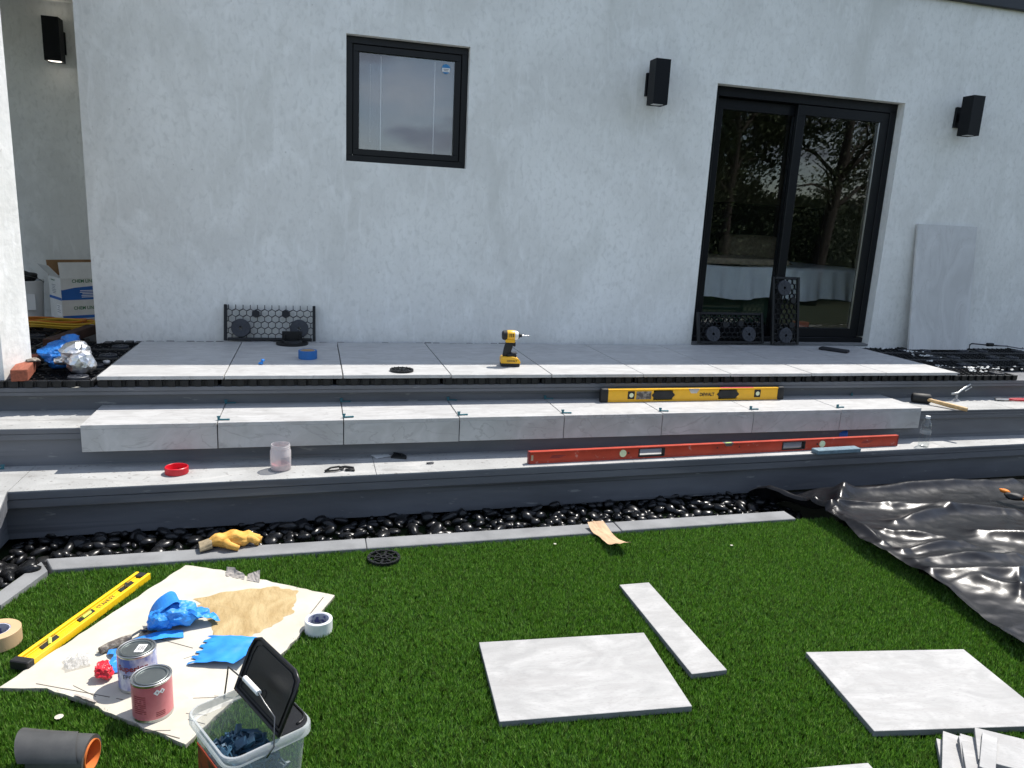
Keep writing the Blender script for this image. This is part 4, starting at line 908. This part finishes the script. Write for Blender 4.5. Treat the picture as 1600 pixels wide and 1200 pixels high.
cuts = [((-.66, 2.54), (-.62, 2.50)), ((-.70, 2.47), (-.655, 2.45)), ((-.56, 2.545), (-.40, 2.44)), ((-.83, 2.32), (-.60, 2.21)), ((-.58, 2.20), (-.56, 2.19)), ((-.36, 2.06), (-.31, 2.03)), ((-.37, 2.09), (-.31, 2.07)), ((-.42, 2.01), (-.37, 1.98)), ((-.42, 2.38), (-.36, 2.41)), ((-.27, 2.40), (-.13, 2.37)), ((-.02, 2.60), (.03, 2.72)), ((-.36, 2.16), (-.28, 2.15)), ((-.30, 2.16), (-.22, 2.13)), ((-.72, 2.29), (-.64, 2.22)), ((-.47, 2.03), (-.40, 2.02))]
for (p, q) in cuts:
    d = math.hypot(q[0]-p[0], q[1]-p[1]); MB().box((0, 0, 0), (d, rnd.uniform(.0016, .0036), .0006), T((p[0]+q[0])/2, (p[1]+q[1])/2, .0124, math.atan2(q[1]-p[1], q[0]-p[0]))).build('knife_cut', 'cut', bd)
# torn flaps of facing paper
MB().grid(10, 5, lambda u, v: Vector((-.35+.075*u+.014*nz3(u*4, 2)*v, 2.955-.045*u+.05*v*(1-.5*u), .013+.034*v*v*(.4+u)*(1.2-u)+.005*nz3(u*6, v*6)))).build('torn_flap', 'board_edge', bd, 0)
MB().grid(8, 4, lambda u, v: Vector((-.265+.05*u, 2.955-.03*u-.05*v, .014+.03*u*(1-v)+.004*nz3(u*7, v*5, 3)))).build('torn_flap', 'board_edge', bd, 0)
MB().grid(8, 4, lambda u, v: Vector((-.70+.07*u, 2.245-.05*u-.03*v, .013+.018*v+.004*nz3(u*7, v*5, 8)))).build('torn_flap', 'board_edge', bd, 0)
BZ = .0125
w1 = MB().ico(crumple(.075, .062, .058, 21, .6, 1.9), 4).ico(crumple(.05, .05, .05, 22, .6, 1.9), 4, T(-.045, -.01, .0)).ico(crumple(.06, .035, .022, 23, .6, 1.9), 3, T(.06, -.01, .012, R(-20), 0, R(-10))).grid(14, 8, lambda u, v: Vector((-.085+.05*math.cos(2.6-2.3*u)+.05, -.03+.09*v+.01*nz3(u*3, v*3), .02+.085*math.sin(.25+1.9*u)))).grid(10, 6, lambda u, v: Vector((.03+.10*u, -.05+.05*v-.02*u, .06-.045*u+.012*nz3(u*5, v*5)))).build('tape_wad', 'blue_tape', None, 0, (-.475, 2.60, BZ), R(20)); tag(w1, 'crumpled bright blue tape wad on the white board next to the epoxy', 'tape wad')
tag(MB().grid(14, 3, lambda u, v: Vector((u*.16, (v-.5)*.048, .002+.012*math.sin(u*3.1)+.003*nz3(u*5, v*3)))).build('tape_strip', 'blue_tape', None, 0, (-.60, 2.50, BZ), R(12)), 'flat end of blue tape running from the crumpled wad to the paint can', 'tape strip')
def flat_tape(u, v):
    x, y = (u-.5)*.165, (v-.5)*.17; x -= (.018 if (v*5) % 1 < .5 and u < .2 else 0)
    return Vector((x, y, .004+.012*max(0, math.sin(v*2.2+.3))*math.sin(math.pi*u)+.014*max(0, .2-v)*5*math.sin(math.pi*u)+.035*max(0, u-.8)*5*max(0, .5-v)*2+.004*nz3(u*5, v*5)))
tag(MB().grid(26, 26, flat_tape).build('tape_piece', 'blue_tape', None, 60, (-.287, 2.395, BZ), R(-14)), 'flat overlapping blue tape piece on the white board below the epoxy smear', 'tape piece')
tr = thing('margin_trowel', 'mortar crusted trowel lying on the white board behind the cans', 'trowel', (-.685, 2.455, BZ), R(42))
MB().tube([(0, 0, .012), (.03, 0, .014), (.08, 0, .014), (.105, 0, .013)], [.012, .0135, .012, .008], 10).build('handle', 'trowel_dirty', tr, 60)
MB().tube([(.1, 0, .013), (.14, 0, .02), (.16, 0, .01)], .004).build('tang', 'dark_steel', tr)
MB().box((.195, 0, .006), (.09, .045, .0015)).build('blade', 'trowel_dirty', tr)
tag(MB().grid(22, 22, lambda u, v: Vector(((u-.5)*.07+.006*nz3(v*4, 1), (v-.5)*.075, .003+.016*abs(nz3(u*4.2, v*3.8, 7))+.008*abs(nz3(u*9, v*9, 2))))).build('film_scrap', 'film', None, 0, (-.742, 2.412, BZ), R(20)), 'crumpled clear silvery wrapper on the white board', 'wrapper')
tag(MB().ico(crumple(.034, .034, .032, 33, .75, 2.3), 4).build('film_wad', 'red_tape', None, 0, (-.642, 2.315, BZ)), 'crumpled red tape wad on the white board beside the can', 'tape wad')
tag(MB().grid(10, 3, lambda u, v: Vector((.012*math.sin(u*12)+(v-.5)*.03, u*.13, .004+.014*abs(math.sin(u*7))+.004*nz3(u*9, v*4)))).build('tape_strip', 'blue_tape', None, 0, (-.615, 2.33, BZ), R(10)), 'torn blue tape shred beside the red wad behind the can', 'tape strip')

def can(loc, label, wrap, rz, r=.0535, h=.118):
    o = thing('paint_can', label, 'paint can', loc, rz, 'metal paint cans on the board')
    MB().lathe([(0, 0), (r, 0), (r+.0012, .002), (r+.0012, .004), (r, .006), (r, .009)], 48).build('bottom_rim', 'steel', o, 40)
    MB().lathe([(r, h-.008), (r+.0012, h-.004), (r+.0012, h-.001), (r-.001, h), (r-.004, h-.001), (r-.005, h-.005), (r-.008, h-.005)], 48).build('top_rim', 'steel', o, 40)
    MB().lathe([(r, .009), (r+.0003, .009), (r+.0003, h-.0085), (r, h-.0085)], 48).build('paper_label', wrap, o, 40)
    MB().lathe([(r-.008, h-.006), (r-.0085, h-.001), (r-.011, h), (r-.014, h-.001), (r-.015, h-.0045), (0, h-.0042)], 48).build('lid', 'lid_steel', o, 40)
    return o
c1 = can((-.532, 2.268, BZ), 'blue and white labelled metal can with a barcode sticker on its lid', 'can_blue', 0, .055, .122)
cyl_view = R(-13)     # the side of a can that faces the camera
text('Superior', .026, 'dark_red_print', c1, Euler((0, 0, R(-4))).to_matrix().to_4x4() @ Matrix.Translation((0, 0, .083)), bend=.0556, bold=.0007)
text('EPOXY', .019, 'black_print', c1, Euler((0, 0, R(-4))).to_matrix().to_4x4() @ Matrix.Translation((0, 0, .055)), bend=.0556)
MB().box((.012, .002, .119), (.026, .042, .0006), T(0, 0, 0, R(-10))).build('barcode_sticker', 'white_print', c1)
bc = MB()
for i in range(9): bc.box((.004+i*.0022, .002, .1196), (.0012 if i % 3 else .0006, .022, .0004), T(0, 0, 0, R(-10)))
bc.build('barcode', 'black_print', c1)
c2 = can((-.462, 2.115, BZ), 'pink labelled metal can with hazard diamonds nearest the tub', 'can_pink', 0, .0545, .121)
for a_, s_ in ((25, .0085), (40, .0075)):
    MB().box((0, 0, 0), (s_*1.6, .0006, s_*1.6), T(0, 0, 0, R(a_)) @ T(0, -.0553, .094) @ Euler((0, R(45), 0)).to_matrix().to_4x4()).build('hazard_diamond', 'white_print', c2)
    MB().box((0, 0, 0), (.0025, .0006, .006), T(0, 0, 0, R(a_)) @ T(0, -.0557, .094)).build('hazard_mark', 'dark_red_print', c2)
fp = MB()
for i in range(9):
    for j in range(6):
        if rnd.random() < .85: fp.box((0, -.0550, .084-i*.0065), (.006, .0006, .0022), T(0, 0, 0, R(-42+j*6.3)))
for i in range(3):
    for j in range(5): fp.box((0, -.0550, .030-i*.0055), (.005, .0006, .0022), T(0, 0, 0, R(22+j*5.5)))
fp.build('fine_print', 'dark_red_print', c2)
tape_roll('white tape roll lying on the grass at the right corner of the board', (.010, 2.497, .0), .0485, .036, .05, 'white_tape')
tape_roll('wide tan masking tape roll on the grass at the left edge of the picture', (-1.032, 2.60, .0), .072, .038, .052, 'tan_tape')
# grey rubber roll with orange core
gr = thing('rubber_roll', 'roll of dark grey rubber sheet with an orange core on the grass', 'sheet roll', (-.60, 1.915, .048), R(-13))
rx_ = Euler((0, R(90), 0)).to_matrix().to_4x4()
MB().lathe([(.040, -.11), (.053, -.11), (.05, .03), (.04, .03)], 36, rx_, closed=True).build('sheet', 'grey_roll', gr, 40)
MB().lathe([(.037, -.105), (.0395, -.105), (.0395, .034), (.037, .034)], 36, rx_, closed=True).build('core', 'orange_core', gr, 40)
MB().grid(14, 24, lambda u, v: (lambda a_, x0_, x1_: Vector((x0_+(x1_-x0_)*u, (.0545+.006*(1-u)**2)*math.cos(a_), (.0545+.006*(1-u)**2)*math.sin(a_))))(R(165-215*v), -.125-.035*math.sin(v*3), .022-.075*v)).build('loose_wrap', 'grey_roll', gr, 180)
MB().ico(crumple(.012, .012, .008, 2), 2, T(.0, .0, -.034)).build('paper_plug', 'tan_tape', gr)

# ---------------------------------------------------------------- clear tub of plastic wedges
tub = thing('plastic_tub', 'clear plastic tub with raised black lid and wire handle holding dark wedges', 'tub', (-.166, 1.788, 0), R(29))
TW, TD, TH = .222, .25, .195
def rrect(w_, d_, r, n_=6):
    out = []
    for cx, cy, a0 in ((w_/2-r, d_/2-r, 0), (-w_/2+r, d_/2-r, 90), (-w_/2+r, -d_/2+r, 180), (w_/2-r, -d_/2+r, 270)):
        for i in range(n_+1): a = R(a0+90*i/n_); out.append((cx+r*math.cos(a), cy+r*math.sin(a)))
    return out
def shell(mb, levels):
    rings = [[mb.bm.verts.new((x, y, z)) for x, y in rrect(w_, d_, r)] for w_, d_, r, z in levels]
    for a, b in zip(rings, rings[1:]):
        n_ = len(a)
        for i in range(n_): mb.bm.faces.new((a[i], a[(i+1) % n_], b[(i+1) % n_], b[i]))
    return rings
s = MB(); r_ = shell(s, [(TW*.84, TD*.84, .03, .0), (TW*.95, TD*.95, .035, TH-.03)]); s.bm.faces.new(r_[0][::-1]); s.build('body', 'milky', tub, 60)
s = MB(); shell(s, [(TW*.95, TD*.95, .035, TH-.03), (TW*.99, TD*.99, .036, TH-.028), (TW+.012, TD+.012, .04, TH-.026), (TW+.012, TD+.012, .04, TH-.004), (TW+.006, TD+.006, .038, TH), (TW-.004, TD-.004, .035, TH), (TW-.008, TD-.008, .034, TH-.02)]); s.build('rim', 'milky_rim', tub, 40)
# label on the camera-left face (-x side)
MB().box((-TW*.472, -.01, .075), (.0015, TD*.70, .10), T(0, 0, 0)).build('printed_label', 'bucket_label', tub)
MB().box((-TW*.478, -.05, .07), (.0015, .05, .06)).build('printed_panel', 'white_print', tub)
MB().box((-TW*.477, -.01, .122), (.0015, TD*.70, .006)).build('printed_band', 'red_box', tub)
# fixed half lid right of the hinge (+x) and the raised flap
hxp = .022
s = MB(); s.prism([p for p in rrect(TW-.004, TD-.004, .035) if p[0] > hxp+.002]+[(hxp+.002, TD/2-.004), (hxp+.002, -TD/2+.004)][:0] or [], TH-.004, TH+.004) if False else None
fixed = [(x, y) for x, y in rrect(TW-.002, TD-.002, .036) if x > hxp]
fixed = sorted(fixed, key=lambda p: math.atan2(p[1], p[0]-hxp+.05))
fixed = [(hxp+.004, -TD/2+.002)]+fixed+[(hxp+.004, TD/2-.002)]
MB().prism(fixed, TH-.002, TH+.005).bevel(.002).build('fixed_lid', 'lid_black', tub)
MB().tube([(x*.93+.004, y*.9, TH+.006) for x, y in fixed[1:-1]], .0035).build('lid_bead', 'lid_black', tub, 180)
FL = T(hxp, 0, TH+.004) @ Euler((0, R(-68), 0)).to_matrix().to_4x4() @ Matrix.Scale(-1, 4, (1, 0, 0)) if False else T(hxp, 0, TH+.004, 0, 0, R(24))
flap = [(-TD/2, 0), (TD/2, 0), (TD/2+.002, .11), (TD/2-.006, .14), (TD/2-.03, .152), (-TD/2+.03, .152), (-TD/2+.006, .14), (-TD/2-.002, .11)]
# flap stands in the local yz plane, tilted towards +x
FP = FL @ Matrix(((0, 0, 1, 0), (1, 0, 0, 0), (0, 1, 0, 0), (0, 0, 0, 1)))
MB().prism(flap, -.0015, .0015, FP).build('lid_flap', 'lid_black', tub)
rimf = MB(); fl3 = [FP @ Vector((x, y, -.004)) for x, y in flap]; rimf.tube(fl3+[fl3[0]], .005, 6); rimf.build('lid_flap_edge', 'lid_black', tub, 180)
fl4 = [FP @ Vector((x*.86, .012+y*.84, -.003)) for x, y in flap]; MB().tube(fl4+[fl4[0]], .0018, 5).lathe([(.010, 0), (.012, 0), (.012, .001), (.010, .001)], 18, FP @ T(0, .045, -.003), closed=True).build('lid_ribs', 'lid_black', tub, 180)
# wire handle
hp = [Vector((-.01, TD/2+.010, TH-.02)), Vector((.03, TD/2+.008, TH+.05)), Vector((.046, TD/2-.01, TH+.085)), Vector((.052, TD/2-.06, TH+.075)), Vector((.058, .04, TH+.085)), Vector((.058, -.04, TH+.085)), Vector((.052, -TD/2+.06, TH+.07)), Vector((.046, -TD/2+.012, TH+.055)), Vector((.0, -TD/2-.008, TH-.01)), Vector((-.02, -TD/2-.010, TH-.03))]
hp = [Vector((p.x-.05*max(0, (p.z-TH)/.085)+.0, p.y, p.z)) for p in hp]
MB().tube(hp, .0021, 6).build('wire_handle', 'dark_steel', tub, 180)
MB().tube([hp[4], hp[5]], .0075, 10).build('handle_grip', 'white_plastic', tub, 60)
def wedge(kind):
    b = MB()
    if kind == 0:
        for sx_ in (-1, 1): b.box((sx_*.012, 0, .003), (.004, .038, .006))
        for sy_ in (-1, 0, 1): b.box((0, sy_*.017, .003), (.02, .004, .006))
    elif kind == 1: b.prism([(0, 0), (.045, 0), (.045, .004), (.004, .016), (0, .016)], -.009, .009)
    elif kind == 2:
        for sx_ in (-1, 1): b.box((sx_*.006, 0, .002), (.003, .055, .004))
        b.box((0, .025, .002), (.014, .006, .004)); b.box((0, -.025, .002), (.014, .006, .004))
    else:
        b.box((0, 0, .004), (.03, .03, .008)); b.box((.0, 0, .014), (.006, .03, .014))
    return b.mesh('tile_wedge', 'dark_teal')
WM = [wedge(i) for i in range(4)]; tr_ = T(-.166, 1.788, 0, R(29))
for i in range(150):
    u, v = rnd.uniform(-.085, .05), rnd.uniform(-.095, .095); hmax = .075+.035*(1-abs(v)/.1)*(.6+.4*rnd.random())
    z = rnd.uniform(.012, hmax) if i < 60 else hmax-.01*rnd.random()
    p = tr_ @ Vector((u*.84, v*.84, z+.012)); kd = rnd.randrange(4); o = link_mesh('tile_wedge', WM[kd], None, p, (rnd.uniform(-1, 1), rnd.uniform(-1, 1), rnd.uniform(0, 6.28)))
    tag(o, ('dark teal ladder shaped plastic clip', 'dark teal solid plastic wedge', 'dark teal two pronged plastic clip', 'dark teal square footed plastic clip')[kd]+' heaped inside the clear tub', 'tile wedge', 'tile wedges inside the clear tub')

# ---------------------------------------------------------------- black polythene sheet
XL = [(1.0, 2.44), (1.3, 2.455), (1.88, 2.49), (2.3, 2.555), (2.55, 2.55), (2.75, 2.52), (2.95, 2.555), (3.1, 2.56), (3.22, 2.545), (3.35, 2.48), (3.46, 2.44), (3.7, 2.43)]
def xl(y):
    for (a, p), (b, q) in zip(XL, XL[1:]):
        if a <= y <= b: t = (y-a)/(b-a); t = t*t*(3-2*t)*.5+t*.5; return p+(q-p)*t
    return XL[-1][1]
rs = random.Random(12); ridges = []
fixed_r = [((2.62, 3.08), (2.86, 3.36), .085, .07), ((2.86, 3.36), (4.1, 3.40), .06, .06), ((2.60, 2.98), (2.58, 2.72), .06, .05), ((2.62, 2.62), (3.0, 2.66), .055, .05), ((2.6, 2.52), (3.15, 2.52), .05, .05), ((2.58, 2.42), (3.3, 2.25), .06, .06),
           ((2.85, 2.95), (3.3, 3.05), .05, .05), ((3.2, 2.75), (3.6, 2.55), .06, .05), ((2.75, 2.3), (3.1, 1.95), .05, .06), ((3.0, 3.15), (3.7, 3.0), .045, .05), ((2.7, 2.85), (2.95, 2.72), .045, .04)]
ridges += fixed_r
for i in range(13):
    cx, cy = rs.uniform(2.6, 4.6), rs.uniform(1.4, 3.35); a = rs.gauss(.15, .5); l_ = rs.uniform(.12, .4)
    ridges.append(((cx-l_*math.cos(a), cy-l_*math.sin(a)), (cx+l_*math.cos(a), cy+l_*math.sin(a)), rs.uniform(-.022, .03), rs.uniform(.02, .055)))
RA = np.array([(p[0], p[1], q[0]-p[0], q[1]-p[1], a, w_) for p, q, a, w_ in ridges])
def fold(x, y):
    t = np.clip(((x-RA[:, 0])*RA[:, 2]+(y-RA[:, 1])*RA[:, 3])/(RA[:, 2]**2+RA[:, 3]**2), 0, 1)
    d = np.hypot(x-RA[:, 0]-t*RA[:, 2], y-RA[:, 1]-t*RA[:, 3])/RA[:, 5]
    return float((RA[:, 4]*np.exp(-1.3*(np.sqrt(d*d+.07)-.2))*(.4+.6*np.sin(np.pi*np.clip(t, .12, .88)))).sum())
def sheet_fn(u, v):
    y = 1.2+v*2.46; x0_ = xl(y)+.003*nz3(y*9, 1); x = x0_+(u**1.25)*(5.4-x0_)
    q = Vector((x*2.6, y*3.4, 2)); d = x-x0_
    z = .045+fold(x+.03*noise.noise(q), y+.03*noise.noise(q+Vector((9, 0, 0))))+.010*noise.noise(q*.9)+.010*(.5-abs(noise.noise(Vector((x*3.2+y*1.5, y*6.5-x*1.2, 4)))))**2*2+.003*(.5-abs(noise.noise(Vector((x*7-y*3, y*14+x*2, 6)))))*1.4+.0015*(.5-abs(noise.noise(Vector((x*15+y*9, y*24-x*6, 9)))))+.0006*noise.noise(Vector((x*26, y*36, 1)))
    z += .016*math.exp(-(d/.03)**2)*(.4+1.0*nz3(y*5, 3, 3))+.003*nz3(y*16, 1, 2)*math.exp(-d/.05)
    if y > 3.45: z -= (y-3.45)*.55
    if 3.1 < y < 3.6 and d < .35: z += .045*math.exp(-((d-.03)/.035)**2)-.055*math.exp(-((d-.15)/.09)**2)*(1 if y > 3.2 else (y-3.1)*10)
    return Vector((x, y, max(z, -.0 if y < 3.2 else -.045)))
sh = MB().grid(300, 260, sheet_fn).build('plastic_sheet', 'sheet', None, 180); tag(sh, 'crumpled glossy black plastic sheet spread over the right side of the lawn', 'plastic sheet')
og = thing('work_glove', 'orange and black work glove lying on the black plastic sheet', 'glove', (3.80, 3.10, .075), R(-50))
MB().ico(crumple(.06, .035, .022, 41, .4, 2.0), 3).build('palm', 'rubber', og, 180)
MB().ico(crumple(.03, .02, .014, 42, .5, 2.2), 3, T(-.05, .02, .022)).build('cuff', 'orange', og, 180)
for i in range(4): MB().tube([(.04, -.03+.02*i, .02), (.08, -.035+.022*i, .03), (.12, -.04+.024*i, .012)], [.01, .01, .008], 8).build('finger', 'rubber' if i % 2 else 'orange', og, 180)

# ---------------------------------------------------------------- trees across the garden, behind the camera (mirrored in the glass)
def tree(x, y, h, rad, seed, label, leaf, nl, lean=(0, 0), zb=.35, ls=.12):
    r = random.Random(seed); o = thing('garden_tree', label, 'tree', (x, y, -.45), 0, 'garden trees mirrored in the door glass')
    top = Vector((lean[0]*h, lean[1]*h, h*.85)); pts = [top*(i/8)+Vector((.12*math.sin(i*1.3+seed), .1*math.cos(i*1.7+seed), 0))*(i/8) for i in range(9)]
    tk = MB().tube(pts, [.22*h/8*(1-.09*i) for i in range(9)], 9); ends = []
    for k_ in range(13):
        i = r.randint(3, 8); a = r.uniform(0, 6.28); l_ = rad*r.uniform(.5, 1.0); p = pts[i]
        q = p+Vector((math.cos(a)*l_, math.sin(a)*l_, r.uniform(.05, .5)*l_+.3)); m_ = (p+q)/2+Vector((0, 0, .15*l_)); tk.tube([p, m_, q], [.07*h/8, .045*h/8, .015], 6); ends += [q, m_]
        for kk in range(3):
            a2_ = r.uniform(0, 6.28); q2 = q+Vector((math.cos(a2_), math.sin(a2_), r.uniform(-.3, .8)))*rad*.3; tk.tube([m_, (m_+q2)/2+Vector((0, 0, .1)), q2], [.03, .02, .008], 5); ends.append(q2)
    tk.build('trunk', 'bark', o, 180)
    cr = MB(); v = cr.bm.verts.new
    cl_ = [(e, r.uniform(.25, .6)*rad*.6) for e in ends]+[(pts[8], rad*.5)]
    for i in range(nl):
        c, s_ = cl_[r.randrange(len(cl_))]; d = Vector((r.gauss(0, 1), r.gauss(0, 1), r.gauss(0, .8))).normalized()*s_*r.random()**.5
        p = c+d; n_ = Vector((r.gauss(0, 1), r.gauss(0, 1), r.gauss(0, 1))).normalized(); a = n_.orthogonal().normalized()*ls*r.uniform(.5, 1.1); b_ = n_.cross(a)*.55
        cr.bm.faces.new((v(p-a), v(p+b_), v(p+a), v(p-b_)))
    cr.build('crown', leaf, o); return o
tree(10.2, -6.4, 6.6, 2.3, 1, 'dense dark evergreen tree across the garden mirrored in the left door panel', 'leaf', 24000, ls=.07)
tree(11.6, -8.6, 6.2, 2.2, 8, 'second dense evergreen behind the first mirrored in the left door panel', 'leaf', 20000, ls=.07)
tree(8.2, -8.2, 7.0, 2.6, 2, 'tall dark leafy tree across the garden mirrored at the left door edge', 'leaf', 16000, ls=.08)
tree(13.3, -7.0, 8.0, 2.3, 3, 'leaning open branched tree against the sky mirrored in the right door panel', 'leaf', 2600, (.10, 0), ls=.06)
tree(17.8, -9.5, 6.2, 2.2, 4, 'pale leafy tree at the far right mirrored at the door edge', 'leaf_pale', 7000, ls=.08)
far = MB(); fv = far.bm.verts.new; fr_ = random.Random(77)
for i in range(30000):
    x = fr_.uniform(5, 34); top = 3.3+.9*nz3(x*.35, 3)+.6*nz3(x*1.1, 8); z = -.45+top*fr_.random()**.8
    p = Vector((x, -16+fr_.gauss(0, .8)-.35*(x-12), z)); n_ = Vector((fr_.gauss(0, 1), fr_.gauss(0, 1), fr_.gauss(0, 1))).normalized(); a = n_.orthogonal().normalized()*.22*fr_.uniform(.5, 1.1); b_ = n_.cross(a)*.6
    far.bm.faces.new((fv(p-a), fv(p+b_), fv(p+a), fv(p-b_)))
stuff(tag(far.build('far_wood', 'leaf'), 'dark mass of foliage far across the garden mirrored in the door glass', 'foliage'))
def hedge(x, y, seed, label):
    r = random.Random(seed); o = thing('shrub', label, 'shrub', (x, y, -.45), 0, 'shrubs along the garden edge')
    st = MB()
    for k_ in range(5): st.tube([(r.uniform(-.2, .2), r.uniform(-.2, .2), 0), (r.uniform(-.5, .5), r.uniform(-.4, .4), 1.2)], [.04, .015], 5)
    st.build('stems', 'bark', o); cr = MB(); v = cr.bm.verts.new
    for i in range(6000):
        d = Vector((r.gauss(0, .62), r.gauss(0, .45), 1.3+r.gauss(0, .65))); n_ = Vector((r.gauss(0, 1), r.gauss(0, 1), r.gauss(0, 1))).normalized(); a = n_.orthogonal().normalized()*.07*r.uniform(.5, 1.1); b_ = n_.cross(a)*.6
        if d.z < .1: continue
        cr.bm.faces.new((v(d-a), v(d+b_), v(d+a), v(d-b_)))
    cr.build('crown', 'hedge', o)
names = ['leftmost', 'second', 'third', 'fourth', 'fifth', 'sixth', 'seventh', 'eighth']
for i in range(8): hedge(5.2+i*1.5, -5.2-.5*i-(.4 if i % 2 else 0), 60+i, f'dark green shrub on the garden edge behind the viewer, {names[i]} of the row')
